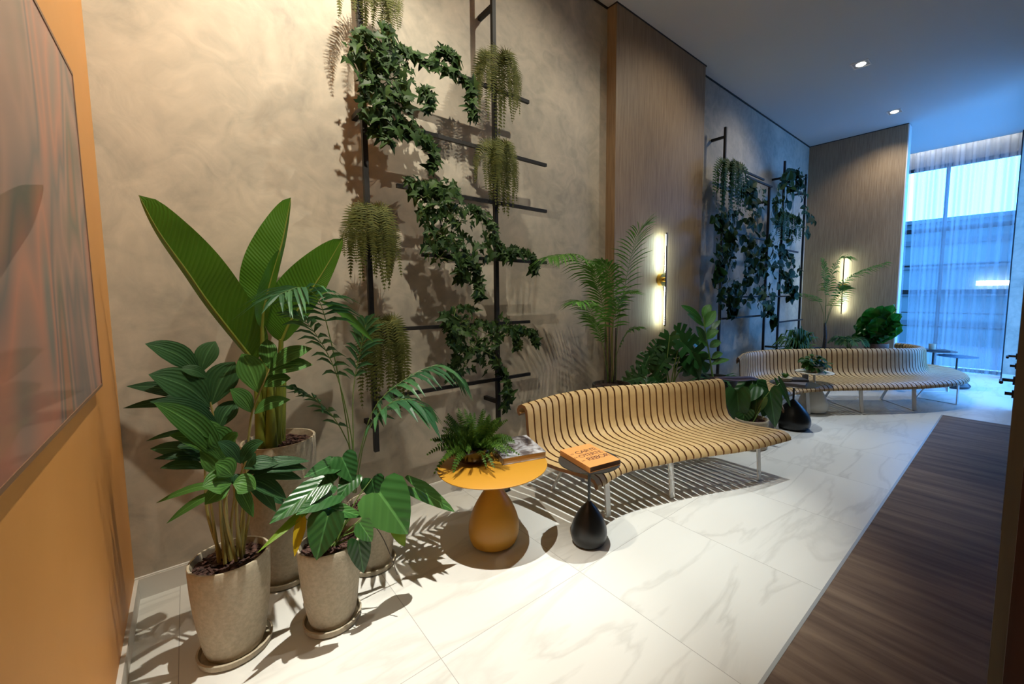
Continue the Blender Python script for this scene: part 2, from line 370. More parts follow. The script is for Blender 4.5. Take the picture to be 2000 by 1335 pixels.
# ================================================================== setting
XL, XW = -.30, 12.6
struct('floor', MB().box((XL-.1,-2.6,-.1), (13.2,YW+.1,0)), M['marble'])
struct('ceiling', MB().box((XL-.1,-2.6,H), (12.08,YW+.1,H+.1)).box((12.08,-2.6,H+.18), (12.75,YW+.1,H+.28)).box((12.06,-.2,H+.0), (12.09,YW+.1,H+.2)), M['ceiling'])
struct('wall_back', MB().box((XL-.1,YW,0), (12.75,YW+.12,H+.2)), M['plaster'])
struct('wall_left', MB().box((XL-.12,-2.6,0), (XL,YW,H)), M['orange'])
struct('wall_front', MB().box((XL-.1,-2.7,0), (3.4,-2.6,H)).box((3.3,-2.6,0), (3.4,-.14,H)), M['ceiling'])
struct('wall_right', MB().box((1.32,-.14,0), (8.8,0,H+.2)).box((8.8,-.14,4.4), (12.75,0,H+.2)).box((11.94,-.14,0), (12.75,0,4.4)), M['doorwood'])
w2 = MB()
for x in (8.82, 9.85, 10.9, 11.92): w2.box((x-.02,-.12,0), (x+.02,-.06,4.4))
for z in (.02, 4.38): w2.box((8.8,-.12,z-.02), (11.94,-.06,z+.02))
struct('window_2', w2, M['black'])
struct('trim_1', MB().box((1.27,-.16,0), (1.319,-.022,2.6)), M['darkwood'])
struct('wall_side', MB().box((11.95,.0005,0), (12.6,.18,H)), M['plaster'])
struct('trim_2', MB().box((11.93,.18,0), (11.96,.197,H)), M['black'])
struct('wall_panel', MB().box((3.555,2.95,0), (5.39,YW-.001,H-.012)), M['wood'])
struct('wall_end', MB().box((9.89,1.53,0), (10.12,YW-.001,H-.012)), M['wood'])
struct('trim_3', MB().box((3.552,2.945,H-.014), (5.41,YW-.001,H-.0005)).box((9.885,1.522,H-.014), (10.14,YW-.001,H-.0005)).box((XL,YW-.012,H-.02), (3.55,YW,H-.001)).box((5.41,YW-.012,H-.02), (9.885,YW,H-.001)), M['shadowgap'])
struct('trim_4', MB().box((9.893,1.512,0), (10.125,1.529,H-.014)), M['white'])
struct('baseboard_back', MB().box((XL,YW-.018,0), (3.55,YW,.115)).box((5.395,YW-.018,0), (9.885,YW,.115)).box((XL,YW-.014,.115),(3.55,YW,.121)), M['white'])
struct('baseboard_left', MB().box((XL,-2.6,0), (XL+.016,YW-.018,.115)), M['white'])
struct('baseboard_side', MB().box((11.93,.001,0), (11.9499,.179,.10)), M['white'])
# dark wood inlay strip in the floor, pale border
struct('floor_inlay', MB().box((.2,.0005,-.02), (7.74,.622,.0015)), M['woodfloor'])
struct('trim_5', MB().box((.2,.622,-.02), (7.755,.638,.003)).box((7.74,.001,-.02), (7.755,.622,.003)), M['metal'])
# window
wy = [.15, 1.22, 2.3, 3.06]
frame = MB()
for y in wy: frame.box((12.5,y-.03,0), (12.58,y+.03,H+.15))
for z, hh in ((.03,.03), (.94,.012), (1.24,.01), (1.70,.05), (2.285,.018), (3.06,.045), (4.40,.03)): frame.box((12.5,.12,z-hh), (12.58,3.08,z+hh))
struct('wall_lintel', MB().box((12.45,.0,4.43), (12.72,YW,H+.19)), plain('grey lintel paint', (.16,.17,.18), .7))
wf = struct('window_1', frame, M['shadowgap'])
# door leaves with handles in the right wall
def lever(x, parent):
    h = MB().tube([(x+.02,.012,1.05),(x+.02,.062,1.05),(x-.02,.066,1.05),(x-.12,.064,1.048)], .011, 8)
    h.tube([(x+.02,.0,1.05),(x+.02,.012,1.05)], .03, 20)
    h.build('door_handle', M['blacklac'], parent)
    k = MB().tube([(x+.02,.0,.955),(x+.02,.012,.955)], .028, 20).tube([(x+.02,.012,.955),(x+.02,.045,.955)], .012, 10)
    k.build('door_lock', M['blacklac'], parent)
for i, x in enumerate((4.3, 6.0)):
    d = struct('door_%d' % (i+1), MB().box((x-.1,-.005,.01), (x+.85,.0025,2.35)), M['doorwood'])
    lever(x, d)

# ceiling downlights
dl = 'recessed square downlights'
tx = ['square recessed ceiling spotlight nearer the camera, left of the two glowing in view', 'small square recessed ceiling spotlight further off, just before the wooden end wall']
for i, (lx, ly, *_r) in enumerate(LAMPS):
    lab = tx[i-3] if i >= 3 else ['square recessed ceiling spotlight above the front stone pots', 'square recessed ceiling spotlight above the near bench', 'square recessed ceiling spotlight above the gap between the benches'][i]
    t = thing('ceiling_light', (lx, ly, H), lab, 'ceiling light', dl)
    s = .085
    MB().box((lx-s-.015,ly-s-.015,H-.006),(lx-s,ly+s+.015,H-.0005)).box((lx+s,ly-s-.015,H-.006),(lx+s+.015,ly+s+.015,H-.0005)).box((lx-s,ly-s-.015,H-.006),(lx+s,ly-s,H-.0005)).box((lx-s,ly+s,H-.006),(lx+s,ly+s+.015,H-.0005)).build('frame', M['white'], t, False)
    MB().lathe([(.0,-.012),(.045,-.010),(.058,-.0005)], (lx,ly,H), 24).build('lens', M['lens'], t)
    MB().box((lx-s,ly-s,H-.003),(lx+s,ly+s,H-.0005)).build('reflector', M['metal'], t, False)

# curtain track led
tag(MB().box((12.11,.2,H+.12), (12.14,3.05,H+.14)).build('light_strip', M['cove'], None, False), 'white light strip along the ceiling slot above the sheer curtains', 'light strip')

# sconces
def sconce(loc, nrm, side, zc, lab):
    # nrm: outwards from the wall; bar from z 1.25 to 2.41
    nrm, side = V(nrm), V(side); p = V(loc)
    t = thing('wall_lamp', (p.x, p.y, zc), lab, 'wall lamp', 'linear wall lamps')
    bp = p+nrm*.085; z0, z1 = 1.27, 2.40
    MB().bar((bp.x,bp.y,z0), (bp.x,bp.y,z1), .018, .012, side).build('bar', M['bronze'], t, False)
    ledp = p+nrm*.0745
    for a, b in ((z0+.02, zc-.09), (zc+.09, z1-.02)):
        MB().bar((ledp.x,ledp.y,a), (ledp.x,ledp.y,b), .009, .008, side).build('light_tube', M['led'], t, False)
    c0 = V((p.x,p.y,zc)); MB().tube([c0+nrm*.002, c0+nrm*.05], .075, 28).tube([c0+nrm*.05, c0+nrm*.085], .03, 16).build('mount', M['brass'], t)
sconce((4.43,2.95,0), (0,-1,0), (1,0,0), 1.84, 'slim vertical brass wall lamp glowing white on the wooden panel left of the far trellis')
sconce((9.89,2.35,0), (-1,0,0), (0,1,0), 1.80, 'slim vertical wall lamp glowing on the wooden end wall behind a palm')

# curtains
def curtmat():
    m, nt, b, N, L = nodes('sheer curtain')
    nt.nodes.remove(b); a = N('ShaderNodeBsdfTranslucent'); a.inputs[0].default_value = (.62,.66,.72,1)
    d = N('ShaderNodeBsdfDiffuse'); d.inputs[0].default_value = (.7,.72,.75,1); t = N('ShaderNodeBsdfTransparent')
    m1 = N('ShaderNodeMixShader'); m1.inputs[0].default_value = .35; L(a.outputs[0], m1.inputs[1]); L(d.outputs[0], m1.inputs[2])
    lw = N('ShaderNodeLayerWeight'); lw.inputs[0].default_value = .5
    mr = N('ShaderNodeMapRange'); mr.inputs[3].default_value = .30; mr.inputs[4].default_value = .97; L(lw.outputs['Facing'], mr.inputs[0])
    m2 = N('ShaderNodeMixShader'); L(mr.outputs[0], m2.inputs[0]); L(t.outputs[0], m2.inputs[1]); L(m1.outputs[0], m2.inputs[2])
    L(m2.outputs[0], nt.nodes['Material Output'].inputs[0]); return m
M['curtain'] = curtmat()
def curtain(y0, y1t, y1b, lab, ph):
    rows = []
    n = int((y1t-y0)*110); nz = 12
    for k in range(nz+1):
        z = .015+(H+.08-.015)*k/nz; row = []; f = k/nz
        ye = y1b+(y1t-y1b)*f
        for i in range(n+1):
            u = i/n; y = y0+(ye-y0)*u
            x = 12.26+(.030+.014*math.sin(y*9+ph))*math.sin(y*36+ph+1.6*math.sin(y*5))+.022*math.sin(y*23+ph*2)+.007*math.sin(y*70+f*2)
            row.append((x, y, z))
        rows.append(row)
    return tag(MB().grid(rows).build('sheer_curtain', M['curtain']), lab, 'curtain', 'sheer window curtains')
curtain(.205, 1.76, 1.66, 'wide sheer white curtain on the right of the tall window', 0)
curtain(1.80, 3.04, 3.04, 'sheer white curtain at the left end of the window beside the wooden wall', 2)

# outside: neighbouring facade and ground
M['facade'] = plain('pale facade', (.07,.10,.10), .8)
M['facband'] = plain('facade band', (.035,.05,.055), .7)
M['ground'] = plain('outside paving', (.07,.10,.12), .8)
tag(MB().box((12.8,-14,-.2), (40,22,-.02)).box((7,-14,-.2), (12.8,-.2,-.02)).build('pavement', M['ground']), kind='structure', label='paved ground outside the window', cat='ground')
fc = thing('building', (19,3,0), 'blue-lit facade of a neighbouring building seen through the curtains', 'building')
MB().box((19,-9,-.02), (21,16,4.0)).build('wall', M['facade'], fc, False)
for z in (.6, 1.6, 2.5, 3.3): MB().box((18.93,-9,z), (18.995,16,z+.16)).build('band', M['facband'], fc, False)
MB().box((18.7,-9,4.0), (21.2,16,4.12)).build('parapet', M['facband'], fc, False)
q = MB().box((18.80,-.9,1.92), (18.9,1.0,2.06)).build('lit_window', plain('lit strip', (1,1,1), .5, emit=(.85,.95,1), es=20), fc, False); q['label'] = 'white glowing strip on the facade'

# framed artwork on the ochre wall
def artmat():
    m, nt, b, N, L = nodes('abstract print')
    g = N('ShaderNodeNewGeometry'); mp = N('ShaderNodeMapping'); mp.inputs['Scale'].default_value = (1,1.5,.42); mp.inputs['Rotation'].default_value = (R(14),0,0); L(g.outputs['Position'], mp.inputs['Vector'])
    n = N('ShaderNodeTexNoise'); n.inputs['Scale'].default_value = 1.5; n.inputs['Detail'].default_value = 1; n.inputs['Distortion'].default_value = .7; L(mp.outputs[0], n.inputs['Vector'])
    cr = N('ShaderNodeValToRGB'); L(n.outputs['Fac'], cr.inputs[0]); e = cr.color_ramp.elements
    e[0].position, e[0].color = .22, (.28,.22,.10,1); e[1].position, e[1].color = .82, (.40,.20,.13,1)
    for p, c in ((.34,(.42,.17,.10)),(.41,(.15,.14,.11)),(.47,(.40,.22,.17)),(.52,(.17,.14,.135)),(.59,(.52,.21,.14)),(.67,(.19,.18,.16))): q = e.new(p); q.color = (*c, 1)
    L(cr.outputs[0], b.inputs['Base Color']); b.inputs['Roughness'].default_value = .6; b.inputs['Coat Weight'].default_value = .55; b.inputs['Coat Roughness'].default_value = .01; b.inputs['Coat IOR'].default_value = 1.45
    return m
pf = thing('framed_picture', (XL, 1.8, 1.27), 'large framed abstract print in pink and grey under glass on the ochre wall', 'picture')
ya, yb, za, zb = 1.0, 2.42, 1.30, 2.49
MB().box((XL+.004,ya,za), (XL+.022,yb,zb)).build('print', artmat(), pf, False)
t_ = .010
MB().box((XL,yb-.002,za-t_),(XL+.024,yb+t_,zb+t_)).box((XL,ya-t_,za-t_),(XL+.024,ya+.002,zb+t_)).box((XL,ya,zb-.002),(XL+.024,yb,zb+t_)).box((XL,ya,za-t_),(XL+.024,yb,za+.002)).build('frame', M['framelight'], pf, False)

# ================================================================== trellises
def trellis(posts, rails, brackets, lab, yp=2.88, s=.032, sr=.026):
    x0 = posts[0][0]
    t = thing('trellis', (x0, YW, posts[0][1]), lab, 'trellis', 'black steel plant trellises')
    for x, z0, z1 in posts: MB().box((x-s/2,yp-s/2,z0), (x+s/2,yp+s/2,z1)).build('post', M['black'], t, False)
    for x0, x1, z in rails: MB().box((x0,yp-s/2-sr,z-sr/2), (x1,yp-s/2-.0003,z+sr/2)).build('rail', M['black'], t, False)
    for x, z in brackets: MB().box((x-s/2,yp+s/2,z-s/2), (x+s/2,YW+.003,z+s/2)).build('bracket', M['black'], t, False)
    return t
trellis([(.94,.575,4.3), (1.96,.55,4.45)], [(.93,2.29,3.28),(.90,2.485,2.80),(1.13,2.485,2.40),(1.30,2.485,1.945),(.85,2.285,1.42),(.92,2.285,.952)],
        [(.94,2.86),(.94,.75),(1.96,3.92),(1.96,.75)], 'tall black steel trellis with ivy and ferns on the near plaster wall')
trellis([(5.85,.45,3.99), (7.44,.45,3.43)], [(5.85,7.13,3.49),(6.5,7.46,3.43),(5.85,7.6,2.55),(5.85,7.45,1.62),(5.85,7.44,1.305)], [(5.85,3.86),(7.44,3.2),(5.85,.7)],
        'black steel trellis with a hanging fern, left one of the far pair')
trellis([(8.06,.45,3.98), (9.14,.45,3.95)], [(7.8,9.14,3.55),(8.0,8.8,2.45),(7.5,9.14,1.62),(7.8,9.22,1.16)], [(8.06,3.7),(9.14,3.6),(8.06,.7)],
        'black steel trellis in the far corner beside the wooden end wall')

# ferns hanging on trellises
def hangfern(px, py, wpx, hpx, Y, lab, mat='olivefern', n=36, dens=38, pin=.046):
    c = atY(px, py, Y); sc = (atY(px+10, py, Y)-c).length/10; Wm = wpx*sc/2; e = atY(px, py+hpx, Y); Hm = c.z-e.z
    t = thing('hanging_fern', tuple(c), lab, 'hanging fern', 'artificial ferns hung on the trellises')
    B = MB()
    for k in range(n):
        a = random.uniform(0, 2*math.pi); rr = math.sqrt(random.uniform(.02, 1)); dx = math.cos(a)*rr*Wm*.93; dy = math.sin(a)*rr*min(Wm, .13)-.03
        hh = Hm*random.uniform(.55, 1.0)*(1.05-.35*rr)
        b0 = c+V((dx*.1, dy*.2, -.01)); p1 = c+V((dx*.6, dy*.7, .035+random.uniform(-.02,.02))); p2 = c+V((dx*.92, dy, -.10)); p3 = c+V((dx*1.0, dy, -hh*.55)); p4 = c+V((dx*1.0+random.uniform(-.02,.02), dy, -hh))
        fernfrond(B, [b0, p1, p2, p3, p4], pin, .004, dens)
    B.build('fronds', M[mat], t, False)
    MB().lathe([(.0,-.05),(.035,-.05),(.045,.01),(.0,.012)], c, 14).build('holder', M['darkpot'], t)
    return t
hangfern(725, -50, 130, 160, 2.80, 'olive fern hanging at the very top of the near trellis, cut by the picture edge', n=30)
hangfern(968, 118, 100, 160, 2.80, 'olive fern hanging from the right post of the near trellis, topmost there')
hangfern(972, 292, 108, 150, 2.80, 'olive fern hanging mid-way on the right post of the near trellis', n=34)
hangfern(724, 420, 118, 180, 2.80, 'bushy olive fern hanging on the left post of the near trellis above the banana leaf')
hangfern(742, 636, 112, 215, 2.80, 'lowest olive fern hanging on the left post of the near trellis, behind the palm fronds')
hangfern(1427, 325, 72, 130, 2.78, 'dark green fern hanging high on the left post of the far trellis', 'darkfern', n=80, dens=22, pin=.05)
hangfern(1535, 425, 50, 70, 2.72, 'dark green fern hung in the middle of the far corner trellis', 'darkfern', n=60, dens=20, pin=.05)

# ivy garlands
def garland(name, lab, blobs, strands, Y, shape, mat, size, cat='ivy', group='artificial ivy on the trellises'):
    c = atY(blobs[0][0], blobs[0][1], Y); t = thing(name, tuple(c), lab, cat, group); B = MB(); S = MB()
    def lf(p, spread):
        p = p+V([random.uniform(-1,1)*spread for _ in range(3)])
        n = V((random.uniform(-.7,.7), -1, random.uniform(-.1,.9))).normalized()
        d = V((random.uniform(-1,1), random.uniform(-.3,.1), random.uniform(-1.3,.35))).normalized(); L = size*random.choice((.55,.75,.95,1.15,1.4))*random.uniform(.85,1.1)
        shapeleaf(B, shape, p, p+d*L, L*random.uniform(.85,1.05), n, cup=random.uniform(.1,.4), droop=.2)
    for bx, by, rx, ry, cnt in blobs:
        for k in range(cnt):
            a = random.uniform(0, 6.28); r = math.sqrt(random.random()); p = atY(bx+rx*r*math.cos(a), by+ry*r*math.sin(a), Y+random.uniform(-.09,.06)); lf(p, .008)
        for k in range(max(3, cnt//12)):
            q = [atY(bx+random.uniform(-rx,rx)*.8, by-ry*.7+i*ry*.5, Y+random.uniform(-.06,.03)) for i in range(4)]; S.tube(catmull(q, 10), .0022, 5)
    for pts, dn in strands:
        P = catmull([atY(x, y, Y+random.uniform(-.03,.02)) for x, y in pts], 24); S.tube(P, .0025, 5)
        for i in range(len(P)-1):
            for k in range(dn): lf(P[i].lerp(P[i+1], random.random()), .022)
    B.build('leaves', M[mat], t, False); S.build('vines', M['greenstem'], t)
garland('trailing_ivy', 'big ivy garland at the upper left of the near trellis, trailing along the top rail',
    [(735,100,45,55,80),(755,150,55,65,110),(735,205,38,38,45),(780,225,34,45,44),(805,255,26,20,16),(700,95,28,45,32)],
    [([(770,90),(820,115),(880,140),(925,175)],3),([(845,110),(865,98),(885,108),(890,130)],2),([(905,150),(925,180),(920,215),(928,228)],3),([(740,240),(790,255),(840,275),(850,310),(845,330)],4),([(730,240),(745,260),(760,275)],3),([(820,170),(840,190),(842,215)],2)],
    2.78, 'ivy', 'ivy', .062)
garland('trailing_ivy', 'ivy garland in the middle of the near trellis, between its two posts',
    [(860,395,52,45,84),(875,440,48,48,76),(865,480,38,38,44),(900,490,36,30,28),(830,370,28,20,18),(955,470,20,50,30)],
    [([(800,355),(830,365),(860,370)],3),([(920,400),(950,430),(975,480),(1000,500)],4),([(980,500),(1010,490),(1040,505),(1045,530)],4),([(900,500),(930,525),(935,560),(932,578)],4),([(895,520),(905,535),(900,545)],2)],
    2.78, 'ivy', 'ivy', .060)
garland('trailing_ivy', 'lowest ivy garland of the near trellis, across its right post above the little fern',
    [(905,625,36,30,42),(930,660,42,36,52),(905,700,24,30,24),(955,690,26,34,28),(975,640,30,20,20)],
    [([(865,615),(880,640),(885,670)],3),([(985,640),(1015,645),(1040,650),(1048,670)],4),([(965,700),(985,730),(992,770),(990,795)],4),([(890,700),(880,725),(885,735)],3),([(1000,655),(1010,665),(1008,680)],2)],
    2.78, 'ivy', 'ivy', .058)
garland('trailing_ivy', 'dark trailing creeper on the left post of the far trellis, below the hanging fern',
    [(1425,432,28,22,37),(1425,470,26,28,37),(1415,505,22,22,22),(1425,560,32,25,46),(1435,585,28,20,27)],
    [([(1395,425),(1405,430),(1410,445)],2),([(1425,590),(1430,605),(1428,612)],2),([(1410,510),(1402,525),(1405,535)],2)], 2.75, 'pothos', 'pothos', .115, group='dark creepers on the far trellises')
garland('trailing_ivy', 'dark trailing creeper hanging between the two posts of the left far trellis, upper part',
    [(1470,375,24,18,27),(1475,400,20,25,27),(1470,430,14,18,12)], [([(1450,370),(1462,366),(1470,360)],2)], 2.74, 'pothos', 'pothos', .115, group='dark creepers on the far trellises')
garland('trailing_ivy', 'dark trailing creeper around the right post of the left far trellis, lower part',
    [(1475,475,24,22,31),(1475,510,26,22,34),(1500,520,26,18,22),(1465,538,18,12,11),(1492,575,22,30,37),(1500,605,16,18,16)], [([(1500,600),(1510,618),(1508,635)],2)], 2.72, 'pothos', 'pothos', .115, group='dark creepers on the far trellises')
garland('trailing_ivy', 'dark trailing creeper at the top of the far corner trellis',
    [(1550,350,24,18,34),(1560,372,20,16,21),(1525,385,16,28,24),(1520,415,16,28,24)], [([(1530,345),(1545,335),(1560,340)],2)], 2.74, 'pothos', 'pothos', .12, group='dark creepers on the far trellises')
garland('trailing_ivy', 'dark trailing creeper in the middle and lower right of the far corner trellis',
    [(1572,430,18,28,37),(1535,450,30,22,24),(1545,520,20,24,31),(1530,545,18,18,18),(1520,480,16,22,18)], [([(1540,545),(1550,570),(1540,582)],2)], 2.72, 'pothos', 'pothos', .12, group='dark creepers on the far trellises')

# ================================================================== pots
def pot(t, c, r, h, mat, saucer=True, rb=.72, soil=True, belly=1.0, sl=None):
    c = V(c); z0 = .018 if saucer else 0
    rbm = r*rb; P = []
    for i in range(13):
        k = i/12; rad = rbm+(r-rbm)*math.sin(k*math.pi/2)**.8*belly; P.append((rad if i else rbm*.96, z0+(h-z0)*k))
    P[0] = (rbm*.97, z0); P += [(r*.985, h+.004), (r*.93, h+.004), (r*.91, h-.01), (r*.88, h-.05), (.0, h-.052)]
    MB().lathe([(0,z0)]+P, c, 48).build('pot', M[mat], t)
    if soil:
        B = MB(); n = 40; rows = [[c+V((r*.895*q*math.cos(a*2*math.pi/n), r*.895*q*math.sin(a*2*math.pi/n), h-.03+random.uniform(-.004,.006))) for a in range(n)] for q in (.001,.25,.5,.75,1)]
        for rw in rows: rw.append(rw[0])
        B.grid(rows)
        for k in range(110 if h > .25 and c.x < 1.2 else 0):
            a = random.uniform(0,6.28); q = r*.82*math.sqrt(random.random()); p = c+V((q*math.cos(a), q*math.sin(a), h-.022)); d = V((random.uniform(-1,1),random.uniform(-1,1),random.uniform(-.25,.25))).normalized()*random.uniform(.012,.03)
            B.bar(p-d, p+d, random.uniform(.008,.018), .006)
        B.build('soil', M['soil'], t, False)
    if saucer:
        rs = rbm*1.28
        MB().lathe([(0,.0),(rs*.9,.0),(rs,.008),(rs*1.03,.034),(rs*.97,.036),(rs*.92,.014),(0,.014)], c, 44).build('saucer', M[mat], t)

# 1 front-left ribbed palm
c1 = V((.085, 2.335, 0))
t = thing('potted_palm', tuple(c1), 'potted palm with broad ribbed leaflets in the front left stone pot, nearest the ochre wall', 'potted plant', 'plants in pale stone pots')
pot(t, c1, .155, .455, 'concrete')
TOP = lambda dx, dy, z=.44: c1+V((dx, dy, z))
def ribfrond(t, stem, leaves, Ys, W, mat='palmribbed', nm='frond', smat='tanstem', r=.006):
    """stem: list of 3D points; leaves: (x0,y0,x1,y1,width_factor,Y0,Y1)"""
    B = MB()
    for lf in leaves:
        x0,y0,x1,y1,k = lf[:5]; Y0 = lf[5] if len(lf) > 5 else Ys; Y1 = lf[6] if len(lf) > 6 else Ys-.02
        a, b = atY(x0,y0,Y0), atY(x1,y1,Y1); nn = (FACE(a)+V((0,0,.45))).normalized()
        leaflet(B, a, b, W*k*1.12, nn, arch=.13, peak=.42, fold=.14, seg=12, e=.95)
    o = B.build(nm, M[mat], t)
    if stem: MB().tube(catmull(stem, 14), [r*(1.3-.8*i/14) for i in range(15)], 7).build('stem', M[smat], o)
    return o
ribfrond(t, [TOP(-.01,.02), atY(440,960,2.37), atY(425,860,2.40), atY(412,790,2.43), atY(391,727,2.46)],
   [(391,730,283,671,1.1,2.46,2.40),(391,728,421,666,1.0,2.46,2.50),(412,795,290,731,1.6,2.43,2.36),(412,792,459,706,1.5,2.43,2.46),(405,738,350,720,.6),(412,800,247,754,.8,2.43,2.50),(406,806,240,797,.55,2.42,2.52),(430,838,292,784,.9,2.40,2.30),(425,838,463,782,1.0,2.40,2.44)], 2.43, .040)
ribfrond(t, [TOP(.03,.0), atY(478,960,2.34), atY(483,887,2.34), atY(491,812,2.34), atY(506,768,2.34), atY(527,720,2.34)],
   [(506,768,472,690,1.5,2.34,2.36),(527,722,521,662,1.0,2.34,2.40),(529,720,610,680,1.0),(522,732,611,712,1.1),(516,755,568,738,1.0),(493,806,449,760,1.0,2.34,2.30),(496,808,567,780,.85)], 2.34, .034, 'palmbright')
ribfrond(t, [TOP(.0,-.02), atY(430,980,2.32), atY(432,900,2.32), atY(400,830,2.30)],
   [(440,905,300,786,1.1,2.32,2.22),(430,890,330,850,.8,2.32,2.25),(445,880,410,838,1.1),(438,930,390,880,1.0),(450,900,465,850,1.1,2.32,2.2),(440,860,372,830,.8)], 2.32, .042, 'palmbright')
ribfrond(t, [TOP(-.03,.03), atY(405,1000,2.42), atY(400,905,2.44), atY(395,880,2.46)],
   [(400,900,293,876,1.0,2.44,2.5),(398,880,346,872,1.1),(402,915,312,914,.7),(392,850,285,861,.35),(420,905,300,896,.6)], 2.44, .034)
ribfrond(t, [TOP(.04,-.03), atY(462,1000,2.22), atY(470,930,2.20), atY(485,890,2.18)],
   [(470,905,425,862,.9,2.2,2.16),(470,905,515,862,1.0,2.2,2.1),(475,915,545,905,1.0),(480,925,600,915,1.1),(478,930,605,900,.8),(485,935,590,935,.9),(480,938,560,975,1.1),(478,935,540,1000,.9),(470,925,462,950,1.0),(480,915,500,885,.9)], 2.20, .030)
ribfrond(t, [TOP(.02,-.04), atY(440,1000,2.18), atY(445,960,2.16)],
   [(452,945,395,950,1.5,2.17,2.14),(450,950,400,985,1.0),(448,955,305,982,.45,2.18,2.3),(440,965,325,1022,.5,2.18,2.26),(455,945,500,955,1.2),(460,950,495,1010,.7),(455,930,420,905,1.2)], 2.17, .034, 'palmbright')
ribfrond(t, [TOP(.05,.03), atY(488,1000,2.30), atY(492,955,2.28)], [(492,958,557,985,.9),(490,955,520,930,.9),(490,950,545,945,.7)], 2.27, .028)
S = MB()
for dx, dy, x, y in ((-.04,0,405,935),(0,.03,432,930),(.03,.02,455,925),(.05,0,480,945),(-.02,-.03,428,950),(.01,-.01,465,925)):
    S.tube(catmull([TOP(dx,dy), TOP(dx*1.2,dy,.60), atY(x,y,2.28)], 8), [.008-.0005*i for i in range(9)], 7)
S.build('stems', M['tanstem'], t)

# 2 strelitzia / banana in tall pot
c2 = V((.36, 2.77, 0))
t = thing('potted_banana_plant', tuple(c2), 'tall banana-like plant with three huge paddle leaves in the tall pot by the wall', 'potted plant', 'plants in pale stone pots')
pot(t, c2, .185, .83, 'concrete', rb=.66)
def bigleaf(mid, W, fl, fr, aL, aR, n, petiole, peak=.5, e=.55, r0=.02):
    B = MB(); blade(B, mid, wlens(W, peak, e), n, aL, aR, fl, fr, wavy=.004, seg=30); o = B.build('leaf', M['banana'], t)
    MB().tube(catmull(mid, 16), [.009*(1-.85*i/16) for i in range(17)], 7).build('midrib', M['stalk'], o)
    MB().tube(catmull(petiole, 12), [r0*(1-.55*i/12) for i in range(13)], 9).build('petiole', M['stalk'], o)
A = lambda x, y, Y=2.74: atY(x, y, Y)
nc = (FACE(A(500,600)))
bigleaf([A(497,706), A(470,672), A(408,592,2.72), A(364,528,2.71), A(311,454,2.70), A(271,381,2.69)], .165, .30, 1.0, -1.1, .05, nc, [A(523,868), A(512,800), A(497,706)], peak=.42, e=.5, r0=.03)
bigleaf([A(511,625,2.80), A(525,575,2.81), A(540,515,2.82), A(555,455,2.84), A(568,386,2.86)], .155, 1.0, .25, .1, -1.0, nc, [A(530,866,2.78), A(520,740,2.78), A(511,625,2.80)], peak=.42, e=.6, r0=.026)
bigleaf([A(512,640,2.70), A(516,600,2.69), A(528,550,2.69), A(546,488,2.70)], .055, 1, .6, .6, .5, nc, [A(527,868,2.76), A(515,740,2.72), A(512,640,2.70)])
bigleaf([A(549,668,2.72), A(567,628,2.71), A(599,580,2.70), A(634,526,2.70), A(669,466,2.70)], .15, 1.1, .42, .1, .1, nc, [A(540,866), A(545,760), A(549,662,2.72)], peak=.45, e=.6, r0=.026)
S = MB()
for x0, x1, y1, Y in ((512,500,760,2.72),(545,556,740,2.77),(530,527,735,2.70),(521,535,720,2.80)):
    S.tube(catmull([A(x0,872,Y), A((x0+x1)/2,800,Y), A(x1,y1,Y)], 8), [.033-.003*i for i in range(9)], 10)
S.build('stalk_sheath', M['stalk'], t)

# 3 kentia in the hidden pot
c3 = V((.78, 2.53, 0))
t = thing('potted_palm', tuple(c3), 'slender dark feather-leaved palm in the pot behind the broad-leaved plant', 'potted plant', 'plants in pale stone pots')
pot(t, c3, .14, .40, 'concrete')
def pfrond(t, pts, n, L, W, mat, smat, Y=None, **k):
    P = [atY(p[0], p[1], p[2] if len(p) > 2 else Y) for p in pts]; B = MB(); S = MB(); frond(B, S, P, n, L, W, **k)
    o = B.build('frond', M[mat], t, False); S.build('rachis', M[smat], o)
K = dict(mat='kentia', smat='greenstem')
pfrond(t, [(690,962,2.53),(682,860,2.52),(662,740,2.50),(640,640,2.46),(622,585,2.42),(590,560,2.36),(545,575,2.28)], 16, .30, .022, start=.52, droop=.5, lift=.1, fa=.3, **K)
pfrond(t, [(690,962,2.52),(690,880,2.5),(672,780,2.48),(645,700,2.46),(608,640,2.44),(583,615,2.42)], 12, .24, .026, start=.5, droop=.45, lift=.1, fa=.35, **K)
pfrond(t, [(692,962,2.53),(704,880,2.5),(735,790,2.46),(800,735,2.42),(860,712,2.38),(900,738,2.34)], 17, .24, .034, start=.35, droop=.65, lift=.05, fa=.45, **K)
pfrond(t, [(695,962,2.5),(712,860,2.4),(745,800,2.32),(790,778,2.25),(830,795,2.2)], 10, .25, .042, start=.35, droop=.6, lift=.05, fa=.5, **K)
pfrond(t, [(690,962,2.55),(685,880,2.55),(650,812,2.52),(610,775,2.5),(580,758,2.48)], 10, .20, .034, start=.4, droop=.4, lift=.1, fa=.45, **K)
pfrond(t, [(692,962,2.55),(690,860,2.58),(690,760,2.6),(705,680,2.62),(715,630,2.64)], 10, .24, .028, start=.55, droop=.4, lift=.1, fa=.6, **K)
B = MB()
for a, b, k in (((625,587),(730,668),1.),((600,575),(640,570),.8)): leaflet(B, atY(*a,2.42), atY(*b,2.36), .022*k, FACE(atY(*a,2.4)), .1)
B.build('frond', M['areca'], t)

